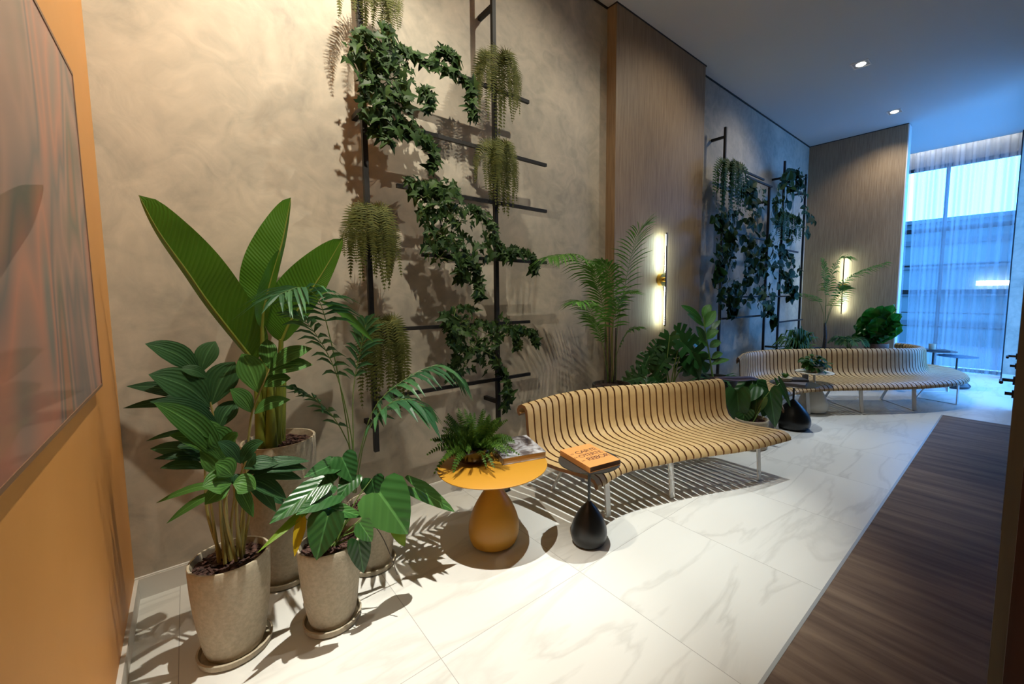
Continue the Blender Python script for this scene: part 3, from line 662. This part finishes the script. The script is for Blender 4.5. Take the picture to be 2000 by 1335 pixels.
# 4 philodendron in the front pot
c4 = V((.475, 2.215, 0))
t = thing('potted_philodendron', tuple(c4), 'broad glossy leaved philodendron with a yellow leaf in the front middle stone pot', 'potted plant', 'plants in pale stone pots')
pot(t, c4, .142, .42, 'concrete')
def hleaf(t, ax, ay, tx_, ty, Wpx, Ya, Yt, shape='heart', mat='philo', root=None, cup=.1, droop=.1, tilt=(0,0,.6), wavy=.006, lab=None, r=.0035, ctr=None, yref=0):
    if ctr is None: a, b = atY(ax,ay,Ya), atY(tx_,ty,Yt); sc = (atY(ax+10,ay,Ya)-a).length/10
    else:
        D = (ctr-CAM).dot(fw); a = CAM+ray(ax,ay)*(D+(Ya-yref)*.6); b = CAM+ray(tx_,ty)*(D+(Yt-yref)*.6); sc = D/FPX
    B = MB()
    shapeleaf(B, shape, a, b, Wpx*sc, (FACE(a)+V(tilt)), cup, droop, wavy); o = B.build('leaf', M[mat], t)
    if lab: o['label'] = lab
    if root is not None:
        S = MB(); stemto(S, root, a, r); S.build('petiole', M['greenstem'], o)
r4 = c4+V((0,0,.40))
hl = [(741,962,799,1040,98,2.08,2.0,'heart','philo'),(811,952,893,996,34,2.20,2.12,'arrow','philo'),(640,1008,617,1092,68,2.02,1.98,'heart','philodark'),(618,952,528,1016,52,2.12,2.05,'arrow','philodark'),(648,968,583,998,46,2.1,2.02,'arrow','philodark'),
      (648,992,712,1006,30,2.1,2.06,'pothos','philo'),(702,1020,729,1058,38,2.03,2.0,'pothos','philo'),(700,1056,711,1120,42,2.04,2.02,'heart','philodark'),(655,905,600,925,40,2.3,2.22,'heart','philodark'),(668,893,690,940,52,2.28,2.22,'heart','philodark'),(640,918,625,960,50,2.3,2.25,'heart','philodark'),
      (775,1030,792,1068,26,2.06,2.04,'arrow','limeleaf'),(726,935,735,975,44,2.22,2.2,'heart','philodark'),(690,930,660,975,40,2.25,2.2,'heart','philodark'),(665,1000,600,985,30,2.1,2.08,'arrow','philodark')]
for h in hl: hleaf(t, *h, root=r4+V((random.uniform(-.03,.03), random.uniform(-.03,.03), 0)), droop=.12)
hleaf(t, 590,1010, 574,1088, 22, 2.08,2.02, 'pothos','yellowleaf', root=r4, lab='yellow leaf')
hleaf(t, 605,990, 505,1072, 20, 2.12,2.02, 'arrow','limeleaf', root=r4)
MB().tube(catmull([atY(712,1000,2.1), atY(745,1045,2.06), atY(765,1090,2.02), atY(776,1122,2.0)], 10), .0022, 6).build('aerial_root', M['darkpot'], t)

# ================================================================== tables
def drop_table(name, c, rt_, h, rb_, hb, mt, mb, lab, neck=.012, tmat=None, th=.008, grp=None):
    c = V(c); t = thing(name, tuple(c), lab, 'side table', 'round side tables on drop-shaped bases')
    P = [(0,0),(rb_*.62,0)]
    for i in range(1, 21):
        k = i/20; z = hb*k
        # teardrop radius
        P.append((max(rb_*(math.sin(math.pi*min(1,(k*.86+.14))**.66))**.72 if k < 1 else neck*1.3, neck*1.3), z))
    MB().lathe(P, c, 40).build('base', M[mb], t)
    MB().tube([c+V((0,0,hb-.01)), c+V((0,0,h-th))], neck, 16).build('stem', M[mb], t)
    MB().lathe([(0,h-th),(rt_*.985,h-th),(rt_,h-th+.002),(rt_,h-.002),(rt_*.992,h),(0,h)], c, 64).build('top', M[tmat or mt], t)
    return t
yt = V((1.475, 2.235, 0))
drop_table('side_table', yt, .36, .54, .168, .42, 'yellow','yellow','mustard yellow round side table with drop-shaped base, left of the near bench', .016)
bt = V((1.955, 1.815, 0))
drop_table('side_table', bt, .205, .565, .121, .285, 'darktop','blacklac','small black side table in front of the near bench, carrying an orange book', .010)
b2 = V((5.62, 1.79, 0))
drop_table('side_table', b2, .27, .56, .20, .36, 'darktop','blacklac','black side table between the two benches with books on it', .012)
wt = V((6.62, 1.86, 0))
drop_table('side_table', wt, .235, .57, .18, .42, 'whitelac','whitelac','white round side table in front of the far bench', .016)
d3 = V((10.35, 1.02, 0))
drop_table('side_table', d3, .32, .62, .16, .26, 'darktop','blacklac','dark topped side table behind the end of the far bench, with a mug', .018)
d4 = V((10.25, .70, 0))
drop_table('side_table', d4, .27, .56, .20, .16, 'teal','blacklac','blue topped side table with black base beside the window', .014)

# things on tables
def book(c, sx, sy, h, rot, cover, pages, lab, name='book', grp='books on the side tables'):
    c = V(c); t = thing(name, tuple(c), lab, 'book', grp); Rm = Matrix.Rotation(rot, 3, 'Z')
    def bx(a, b):
        m = MB().box(a, b); m.v = [c+Rm@v for v in m.v]; return m
    bx((-sx/2+.004,-sy/2+.004,.003), (sx/2-.001,sy/2-.004,h-.003)).build('pages', pages, t, False)
    m = bx((-sx/2,-sy/2,0), (sx/2,sy/2,.003)); k = bx((-sx/2,-sy/2,h-.003), (sx/2,sy/2,h)); s = bx((-sx/2,-sy/2,.003), (-sx/2+.004,sy/2,h-.003))
    for o in (k, s): m.add(o.v, o.f)
    m.build('cover', cover, t, False)
    return t, Rm
pg = plain('cream page edges', (.55,.40,.26), .8); pgd = plain('brown page edges', (.20,.12,.09), .8)
og = plain('orange cover', (.66,.29,.085), .5); ink = plain('dark print ink', (.06,.02,.015), .6)
def covermat():
    return noisy('grey photographic cover', [(.36,(.03,.025,.03)),(.47,(.14,.12,.12)),(.56,(.36,.36,.39)),(.7,(.58,.59,.63))], scale=(1,1,1), ns=6, detail=3, rough=.25, dist=1.2)
book((1.71,2.30,.541), .31, .37, .045, R(-17), covermat(), pg, 'thick book with a grey photographic cover on the mustard table')
tb, Rm = book((1.955,1.815,.566), .245, .335, .036, R(-10), og, pgd, 'orange book with dark lettering on the small black table')
for s_, sz, ox, oy in (('CARTE', .062, -.055, .045), ('OTERTE', .058, -.070, -.015), ('REBOR', .064, -.050, -.080), ('LO', .022, -.098, .055), ('DA', .022, -.108, -.005), ('LO', .022, -.095, -.070)):
    cu = bpy.data.curves.new('lettering', 'FONT'); cu.body = s_; cu.size = sz; cu.extrude = .0002; cu.space_character = .85
    tmp = bpy.data.objects.new('lettering', cu); COL.objects.link(tmp); bpy.context.view_layer.update()
    me = bpy.data.meshes.new_from_object(tmp.evaluated_get(bpy.context.evaluated_depsgraph_get())); bpy.data.objects.remove(tmp)
    o = bpy.data.objects.new('lettering', me); COL.objects.link(o); o.parent = tb; me.materials.clear(); me.materials.append(ink)
    q = Matrix.Rotation(R(-10), 3, 'Z')@V((ox-.012, oy, 0)); o.location = (q.x, q.y, .0363); o.rotation_euler = (0,0,R(-10))
# bowl with fern on mustard table
fc_ = V((1.40, 2.36, .541))
t = thing('potted_fern', tuple(fc_), 'bushy green fern in a dark glass bowl on the mustard table', 'potted fern')
MB().lathe([(0,0),(.06,0),(.10,.022),(.125,.07),(.118,.115),(.110,.115),(.115,.07),(.08,.03),(0,.025)], fc_, 36).build('bowl', M['glassblk'], t)
B = MB()
for k in range(120):
    a = random.uniform(0, 6.28); el = random.uniform(.1, 1.25); L = random.uniform(.20,.32); d = V((math.cos(a)*math.cos(el), math.sin(a)*math.cos(el), math.sin(el)))
    p0 = fc_+V((math.cos(a)*.03, math.sin(a)*.03, .09)); dr = random.uniform(.25,.75)*(1.25-el*.7)
    fernfrond(B, [p0, p0+d*L*.35, p0+d*L*.7-V((0,0,L*.12*dr)), p0+d*L-V((0,0,L*.5*dr))], .027, .004, 17, .40)
B.build('fronds', M['fern'], t, False)
# small black adaptor on the floor near the wall
a_ = V((1.93, 2.80, 0)); t = thing('floor_uplight', tuple(a_), 'small black adjustable uplight on the floor behind the mustard table', 'spotlight')
m = MB().box((-.05,-.035,-.03), (.05,.035,.03)); q = Matrix.Rotation(R(-28), 3, 'Y'); m.v = [a_+V((0,0,.085))+q@v for v in m.v]; m.build('head', M['blacklac'], t, False)
MB().bar(a_+V((.05,-.04,.0)), a_+V((.05,-.04,.10)), .012, .006).bar(a_+V((-.03,-.04,.003)), a_+V((.06,-.04,.003)), .02, .006).build('bracket', M['blacklac'], t, False)
# black table: books, small plant, cup
book(b2+V((-.08,.02,.561)), .26, .34, .03, R(12), plain('grey cover', (.12,.11,.12), .5), plain('grey pages', (.3,.28,.27), .8), 'grey book lying on the black table between the benches')
book(b2+V((.02,-.01,.592)), .18, .22, .028, R(40), plain('dark magazine', (.05,.045,.05), .4), plain('grey pages b', (.3,.28,.27), .8), 'dark book stacked on the grey book between the benches')
p5 = b2+V((-.10,.07,.592)); t = thing('potted_succulent', tuple(p5), 'small succulent in a round bowl on the stacked books', 'succulent')
MB().lathe([(0,0),(.05,0),(.075,.02),(.08,.045),(.07,.05),(0,.04)], p5, 24).build('bowl', M['concrete'], t)
B = MB()
for k in range(26):
    a = random.uniform(0,6.28); d = V((math.cos(a)*.8, math.sin(a)*.8, random.uniform(.4,1.4))).normalized(); quickleaf(B, p5+V((0,0,.04)), d, V((0,0,1)) if abs(d.z)<.9 else V((0,-1,0)), .08, .025, .1)
B.build('leaves', M['fern'], t, False)
g5 = b2+V((.19,-.06,.561)); tag(MB().lathe([(0,0),(.03,0),(.033,.002),(.036,.09),(.033,.09),(.03,.006),(0,.005)], g5, 20).build('glass_cup', plain('smoky glass', (.1,.1,.1), .1, coat=.5)), 'small dark glass at the right edge of the black table between the benches', 'glass')
# white table plant
p6 = wt+V((.0,.0,.571)); t = thing('potted_plant', tuple(p6), 'small leafy plant in a pale bowl on the white table', 'potted plant')
MB().lathe([(0,0),(.08,0),(.115,.03),(.12,.08),(.11,.085),(0,.07)], p6, 28).build('bowl', M['concrete'], t)
B = MB()
for k in range(70):
    a = random.uniform(0,6.28); r = random.uniform(.02,.17); p = p6+V((math.cos(a)*r, math.sin(a)*r, random.uniform(.09,.24)-r*.35)); d = V((math.cos(a), math.sin(a), random.uniform(-.8,.4))).normalized()
    shapeleaf(B, 'pothos', p, p+d*.08, .07, V((random.uniform(-.4,.4),-.7,.7)), .2, .3)
B.build('leaves', M['darkfern'], t, False)
# mug and magazine on d3
mg = d3+V((-.05,.02,.646)); t = thing('mug', tuple(mg), 'grey mug on the dark table by the window', 'mug')
MB().lathe([(0,0),(.045,0),(.05,.01),(.052,.10),(.046,.10),(.044,.012),(0,.01)], mg, 24).build('body', M['concrete'], t)
MB().tube([mg+V((.05*math.cos(0),-.0,.08)), mg+V((.085,-.0,.07)), mg+V((.085,-.0,.035)), mg+V((.05,-.0,.025))], .007, 8).build('handle', M['concrete'], t)
book(d3+V((-.02,-.01,.621)), .28, .36, .024, R(20), plain('dark folder', (.03,.03,.035), .4), plain('white pages', (.5,.5,.5), .8), 'dark magazine under the mug on the window table')

# ================================================================== benches
PROF = [(-.050,.705),(-.068,.722),(-.072,.752),(-.055,.785),(-.020,.803),(.018,.795),(.042,.765),(.050,.715),(.058,.62),(.070,.52),(.095,.455),(.140,.418),(.210,.402),(.36,.400),(.52,.412),(.62,.415),(.665,.400),(.690,.370),(.692,.345),(.675,.332)]
def offset_prof(P, th):
    out = []
    for i, (u, z) in enumerate(P):
        a = P[max(i-1,0)]; b = P[min(i+1,len(P)-1)]; dx, dz = b[0]-a[0], b[1]-a[1]; l = math.hypot(dx, dz); out.append((u-dz/l*-th*-1*-1 if False else u+dz/l*th, z-dx/l*th))
    return out
def bench(back, front, ns, lab, gap=.108, legs=(), loc=None):
    NB = 200; Bk = catmull([V((x,y,0)) for x,y in back], NB); Fk = catmull([V((x,y,0)) for x,y in front], NB)
    def arc(C):
        d = [0]
        for i in range(1, len(C)): d.append(d[-1]+(C[i]-C[i-1]).length)
        return d
    mid = [(a+b)/2 for a, b in zip(Bk, Fk)]; D = [ (x+y)/2 for x,y in zip(arc(Bk), arc(Fk))]; T = D[-1]
    def at_(s):
        s = max(0, min(T, s))
        for i in range(1, NB+1):
            if D[i] >= s: k = (s-D[i-1])/(D[i]-D[i-1]+1e-9); return Bk[i-1].lerp(Bk[i],k), Fk[i-1].lerp(Fk[i],k)
        return Bk[-1], Fk[-1]
    root = thing('bench', tuple(loc or mid[NB//2]), lab, 'bench', 'curved slatted wooden benches')
    lo = offset_prof(PROF, .027); UM = .692
    def pt(b, f, u, z): 
        d = f-b; L = d.length; k = u/UM if u > .1 else None
        # backrest keeps its true thickness, seat stretches to the front line
        dn = d/L
        uu = u if u <= .1 else .1+(u-.1)/(UM-.1)*(L-.1)
        return b+dn*uu+V((0,0,z))
    pitch = T/ns
    for i in range(ns):
        s0 = pitch*(i+gap); s1 = pitch*(i+1-gap)
        (b0, f0), (b1, f1) = at_(s0), at_(s1); B = MB(); n = len(PROF); vs = []
        for (u, z), (u2, z2) in zip(PROF, lo): vs += [pt(b0,f0,u,z), pt(b1,f1,u,z), pt(b1,f1,u2,z2), pt(b0,f0,u2,z2)]
        top = [(k*4, k*4+1, k*4+5, k*4+4) for k in range(n-1)]; bot = [(k*4+3, k*4+7, k*4+6, k*4+2) for k in range(n-1)]
        sa = [(k*4, k*4+4, k*4+7, k*4+3) for k in range(n-1)]; sb = [(k*4+1, k*4+2, k*4+6, k*4+5) for k in range(n-1)]
        B.add(vs, top+bot+sa+sb+[(0,3,2,1), ((n-1)*4,(n-1)*4+1,(n-1)*4+2,(n-1)*4+3)])
        o = B.build('slat', M['ply'], root)
        me = o.data; me.materials.append(M['plyedge'])
        for k in range(2*(n-1), len(me.polygons)): me.polygons[k].material_index = 1
    # understructure: two curved rails and leg loops
    for u, z, nm in ((.16,.372,'rear_rail'), (.585,.372,'front_rail')):
        P = []
        for k in range(41):
            b, f = at_(T*(.015+.97*k/40)); P.append(pt(b, f, u, z-.004))
        B = MB()
        for a, b in zip(P, P[1:]): B.bar(a, b, .035, .016)
        B.build(nm, M['whitemetal'], root, False)
    for fr_ in legs:
        b, f = at_(T*fr_); dn = (f-b).normalized(); sd = dn.cross(V((0,0,1)))
        L = (f-b).length; ft = pt(b,f,.585,.356); fb = b+dn*(L-.085)+V((0,0,.01)); rt_ = pt(b,f,.22,.356); rb_ = b+dn*.02+V((0,0,.01))
        MB().bar(fb, ft, .05, .014, sd).build('leg', M['whitemetal'], root, False)
        MB().bar(rb_, rt_, .036, .012, sd).build('leg', M['whitemetal'], root, False)
        MB().tube([fb-V((0,0,.004)), rb_-V((0,0,.004))], .005, 8).build('floor_rod', M['whitemetal'], root)
    return root
bench([(1.93,2.50),(2.40,2.56),(2.88,2.49),(3.24,2.32),(3.62,2.13),(4.06,1.96)], [(2.02,1.80),(2.38,1.84),(2.74,1.74),(3.10,1.61),(3.55,1.42),(4.06,1.29)], 31,
      'curved slatted wooden bench in the near half of the room, beside the small black table', legs=(.14,.46,.87))
bench([(5.62,2.48),(6.15,2.62),(6.62,2.57),(7.05,2.36),(7.5,2.04),(8.0,1.58),(8.42,1.22),(8.75,1.04),(9.05,1.03),(9.30,1.18),(9.42,1.42)],
      [(4.95,1.66),(5.5,1.87),(6.1,1.86),(6.55,1.66),(6.95,1.36),(7.4,1.02),(7.95,.70),(8.6,.47),(9.25,.50),(9.85,.78),(10.12,1.25)], 72,
      'long curved slatted wooden bench in the far half of the room, winding towards the window', legs=(.06,.26,.42,.58,.74,.9))

# ================================================================== plants behind near bench
# areca palm in tall pot
c6 = V((3.28, 2.74, 0))
t = thing('potted_palm', tuple(c6), 'airy feather palm in a tall pot between the near bench and the wooden panel', 'potted plant')
pot(t, c6, .20, .735, 'darkpot', rb=.7)
K = dict(mat='areca', smat='greenstem')
pfrond(t, [(1203,745,2.72),(1206,640,2.68),(1222,550,2.65),(1236,487,2.63),(1250,450,2.60),(1262,440,2.56)], 30, .36, .013, start=.30, droop=.25, lift=.15, fa=.45, **K)
pfrond(t, [(1186,745,2.74),(1185,650,2.72),(1170,570,2.68),(1140,515,2.62),(1105,497,2.55),(1068,503,2.48)], 26, .28, .022, start=.42, droop=.55, lift=.2, fa=.4, **K)
for pts, n, L in (([(1188,745,2.74),(1183,640,2.72),(1172,570,2.70),(1160,520,2.66)], 16, .25), ([(1192,745,2.76),(1195,650,2.76),(1200,590,2.76),(1190,530,2.76),(1175,510,2.76)], 16, .24),
                  ([(1188,745,2.72),(1178,680,2.66),(1160,620,2.58),(1140,590,2.5),(1125,590,2.44)], 14, .22), ([(1195,745,2.72),(1196,680,2.66),(1200,620,2.58),(1215,580,2.5),(1235,570,2.44)], 14, .22),
                  ([(1190,745,2.76),(1180,680,2.8),(1165,640,2.82),(1150,620,2.82)], 12, .18), ([(1196,745,2.72),(1205,690,2.68),(1225,650,2.6),(1245,640,2.5)], 12, .18)):
    pfrond(t, pts, n+6, L*1.1, .022, start=.4, droop=.4, lift=.15, fa=.45, **K)
S = MB()
for x0, x1, y1 in ((1183,1182,640),(1191,1190,620),(1200,1203,640)): S.tube([atY(x0,748,2.74), atY((x0+x1)/2,700,2.74), atY(x1,y1,2.74)], [.014,.011,.008], 8)
S.build('trunks', M['darkpot'], t)
# monstera
c7 = V((3.98, 2.50, 0))
t = thing('potted_monstera', tuple(c7), 'large split-leaf monstera behind the near bench under the wall lamp', 'potted plant')
pot(t, c7, .20, .55, 'darkpot', rb=.75)
r7 = c7+V((0,0,.52))
for h in [(1308,655,1298,725,46,2.6,2.5,'monstera','monstera'),(1330,665,1392,722,56,2.45,2.35,'monstera','monstera'),(1268,695,1250,735,44,2.6,2.5,'monstera','philodark'),(1320,648,1372,672,48,2.7,2.7,'monstera','monstera'),(1290,672,1262,690,34,2.66,2.6,'monstera','monstera'),
          (1262,735,1215,742,60,2.45,2.4,'monstera','philodark'),(1275,735,1300,758,50,2.4,2.35,'monstera','monstera'),(1330,690,1345,735,50,2.5,2.45,'monstera','monstera'),(1300,700,1270,740,44,2.5,2.42,'monstera','monstera'),(1345,700,1370,738,40,2.45,2.4,'heart','monstera'),(1285,690,1275,720,36,2.6,2.55,'heart','monstera'),(1245,730,1240,755,36,2.5,2.45,'monstera','philodark')]:
    hleaf(t, *h, root=r7+V((random.uniform(-.05,.05), random.uniform(-.05,.05), 0)), droop=.25, cup=.25, r=.007, ctr=c7, yref=2.5)
# rubber plant
c8 = V((5.05, 2.50, 0))
t = thing('potted_rubber_plant', tuple(c8), 'upright rubber plant with oval leaves in a black pot behind the near bench end', 'potted plant')
pot(t, c8, .26, .60, 'blacklac', rb=.75)
D8 = (c8-CAM).dot(fw); Q8 = lambda x, y, d=0: CAM+ray(x,y)*(D8+d)
st = [Q8(1392,735), Q8(1385,690), Q8(1378,650), Q8(1374,618)]
MB().tube(catmull(st, 12), [.013-.0006*i for i in range(13)], 8).build('stem', M['greenstem'], t)
for (x0,y0,x1,y1,k,dy) in [(1371,624,1330,596,1.,-.05),(1373,622,1387,594,1.25,.1),(1375,637,1342,612,.9,-.1),(1376,640,1398,606,1.5,-.05),(1378,668,1359,637,1.1,-.1),(1379,662,1404,645,1.2,-.1),(1384,676,1352,661,1.,0),(1386,678,1409,668,1.2,-.05),(1380,655,1398,640,.9,.1),(1388,700,1362,690,1.,-.05),(1390,700,1412,690,1.,-.05),(1374,618,1379,598,.7,0),(1388,712,1425,702,.8,-.1),(1386,650,1407,625,.8,.1)]:
    B = MB(); a = Q8(x0,y0); b = Q8(x1,y1,dy); blade(B, [a, a.lerp(b,.5)+V((0,0,.015)), b], wlens(.047*k,.5,.75), (FACE(a)+V((0,0,.5))).normalized(), .25, .25, seg=12); B.build('leaf', M['rubber'], t)
B = MB()
for k in range(26):
    a = random.uniform(0,6.28); p = c8+V((.1*math.cos(a), .1*math.sin(a), .58)); quickleaf(B, p, V((math.cos(a), math.sin(a), random.uniform(.2,.9))), V((0,0,1)), random.uniform(.25,.36), .035, .5)
B.build('undergrowth', M['monstera'], t, False)
# dried spathe
B = MB(); blade(B, [atY(1395,738,2.05), atY(1440,741,1.98), atY(1470,740,1.93), atY(1494,747,1.90)], wlens(.035,.35,.6), V((-.2,-.6,.7)), .5, .5, seg=14)
o = tag(B.build('dried_palm_sheath', plain('dark brown bark', (.045,.018,.012), .5)), 'long dark brown dried palm sheath sticking out past the right end of the near bench', 'dried leaf')
sm = o.modifiers.new('thickness', 'SOLIDIFY'); sm.thickness = .008
# philodendron between benches
c9 = V((4.58, 1.86, 0))
t = thing('potted_philodendron', tuple(c9), 'large-leaved philodendron in a pot at the right end of the near bench', 'potted plant')
pot(t, c9, .17, .31, 'concrete', rb=.75)
r9 = c9+V((0,0,.28))
for h in [(1440,765,1445,835,46,1.85,1.75,'heart','philodark'),(1470,755,1425,790,48,1.9,1.85,'heart','philodark'),(1503,764,1516,834,40,1.78,1.7,'heart','philodark'),(1478,752,1500,785,34,1.9,1.82,'heart','philodark'),(1478,775,1470,812,40,1.85,1.78,'heart','monstera'),(1500,775,1490,812,34,1.9,1.84,'heart','monstera'),(1523,748,1548,795,14,1.85,1.8,'arrow','philodark'),(1455,800,1450,826,36,1.8,1.75,'heart','philodark'),(1490,757,1470,745,34,2.0,2.0,'heart','philodark')]:
    hleaf(t, *h, root=r9+V((random.uniform(-.04,.04), random.uniform(-.04,.04), 0)), droop=.2, cup=.15, r=.006, ctr=c9, yref=1.85)

# ================================================================== plants behind far bench
def tallpot(name, c, r, h, mat, lab):
    t = thing(name, tuple(c), lab, 'potted plant', 'plants behind the far bench'); pot(t, c, r, h, mat, rb=.72); return t
c10 = V((7.75, 2.44, 0)); t = tallpot('potted_spider_plant', c10, .21, .62, 'darkpot', 'arching grassy spider plant behind the left half of the far bench')
B = MB()
for k in range(120):
    a = random.uniform(0,6.28); el = random.uniform(.3,1.4); L = random.uniform(.4,.8); d = V((math.cos(a)*math.cos(el), math.sin(a)*math.cos(el)*.5, math.sin(el))); p0 = c10+V((0,0,.62)); W_ = .018
    P = [p0, p0+d*L*.45, p0+d*L*.8-V((0,0,L*.12)), p0+V((d.x,d.y,0))*L*1.15+V((0,0,d.z*L*.45-.05))]
    blade(B, P, wlens(W_,.4,.5), V((0,-.6,.8)), .3, .3, seg=7)
B.build('leaves', M['darkfern'], t)
c11 = V((9.2, 2.45, 0)); t = tallpot('potted_palm', c11, .22, .62, 'darkpot', 'thin-stemmed feather palm standing before the glowing lamp on the wooden end wall')
X_ = lambda x, y, X: atX(x, y, X)
MB().tube([c11+V((0,0,.58)), X_(1612,655,9.2), X_(1611,630,9.2)], [.035,.028,.02], 10).build('trunk', M['darkpot'], t)
for pts, n, L in (([(1611,640,9.2),(1622,600,9.2),(1645,555,9.15),(1680,530,9.1),(1728,513,9.05)], 20, .30), ([(1611,640,9.2),(1614,590,9.2),(1622,545,9.25),(1638,508,9.3),(1652,502,9.3)], 22, .36),
                  ([(1611,640,9.2),(1605,600,9.1),(1590,580,8.9),(1560,572,8.5),(1528,570,8.2)], 16, .22), ([(1611,640,9.2),(1612,580,9.2),(1610,535,9.2),(1606,508,9.2)], 20, .32), ([(1611,640,9.2),(1625,600,9.0),(1645,572,8.8),(1652,560,8.7)], 14, .24)):
    B = MB(); S = MB(); frond(B, S, [X_(*p) for p in pts], n+4, L, .026, start=.35, droop=.5, lift=.15, fa=.45)
    o = B.build('frond', M['areca'], t, False); S.build('rachis', M['greenstem'], o)
c12 = V((9.05, 2.02, 0)); t = tallpot('potted_fern', c12, .19, .66, 'rustpot', 'low pale green feathery plant rising just above the far bench')
B = MB(); S = MB()
for k in range(12):
    a = R(-60+k*30)+random.uniform(-.2,.2); d = V((math.cos(a)*.6, math.sin(a)*.6, 0)); p0 = c12+V((0,0,.63)); L = random.uniform(.30,.5)
    frond(B, S, [p0, p0+d*L*.4+V((0,0,.20)), p0+d*L*.8+V((0,0,.24)), p0+d*L*1.2+V((0,0,.16))], 12, .13, .03, start=.25, droop=.3, rr=.005)
B.build('fronds', M['palmribbed'], t, False); S.build('rachis', M['greenstem'], t)
c13 = V((9.5, 1.71, 0)); t = tallpot('potted_fiddle_leaf_fig', c13, .18, .76, 'rustpot', 'bright green fiddle-leaf plant with big wavy leaves in front of the wooden end wall')
for (x0,y0,x1,y1,k,dx) in [(1712,668,1680,618,1.3,0),(1712,668,1700,600,1.5,0),(1714,668,1724,596,1.5,-.05),(1716,668,1748,594,1.3,-.1),(1716,668,1755,625,1.3,-.15),(1716,670,1763,636,.9,-.25),(1712,670,1668,635,1.1,-.1),(1712,672,1664,655,.9,-.15),(1714,668,1712,620,1.5,-.2),(1716,672,1745,655,1.0,-.25),(1712,672,1690,640,1.3,-.25),(1714,660,1735,620,1.3,-.15),(1718,668,1764,634,.9,-.3),(1712,668,1676,645,1.0,-.2),(1722,655,1758,612,1.2,-.12)]:
    B = MB(); a = X_(x0,y0,9.45); b = X_(x1,y1,9.4+dx); m_ = a.lerp(b,.5)+V((0,0,.03)); blade(B, [a, m_, b], wlens(.115*k,.66,.6), (FACE(a)+V((random.uniform(-.8,.5),random.uniform(-.5,.5),random.uniform(-.2,1.1)))).normalized(), .3, .3, wavy=.035, seg=20); B.build('leaf', M['fiddle'], t)
MB().tube([c13+V((0,0,.70)), X_(1714,664,9.45)], .02, 8).build('stem', M['greenstem'], t)
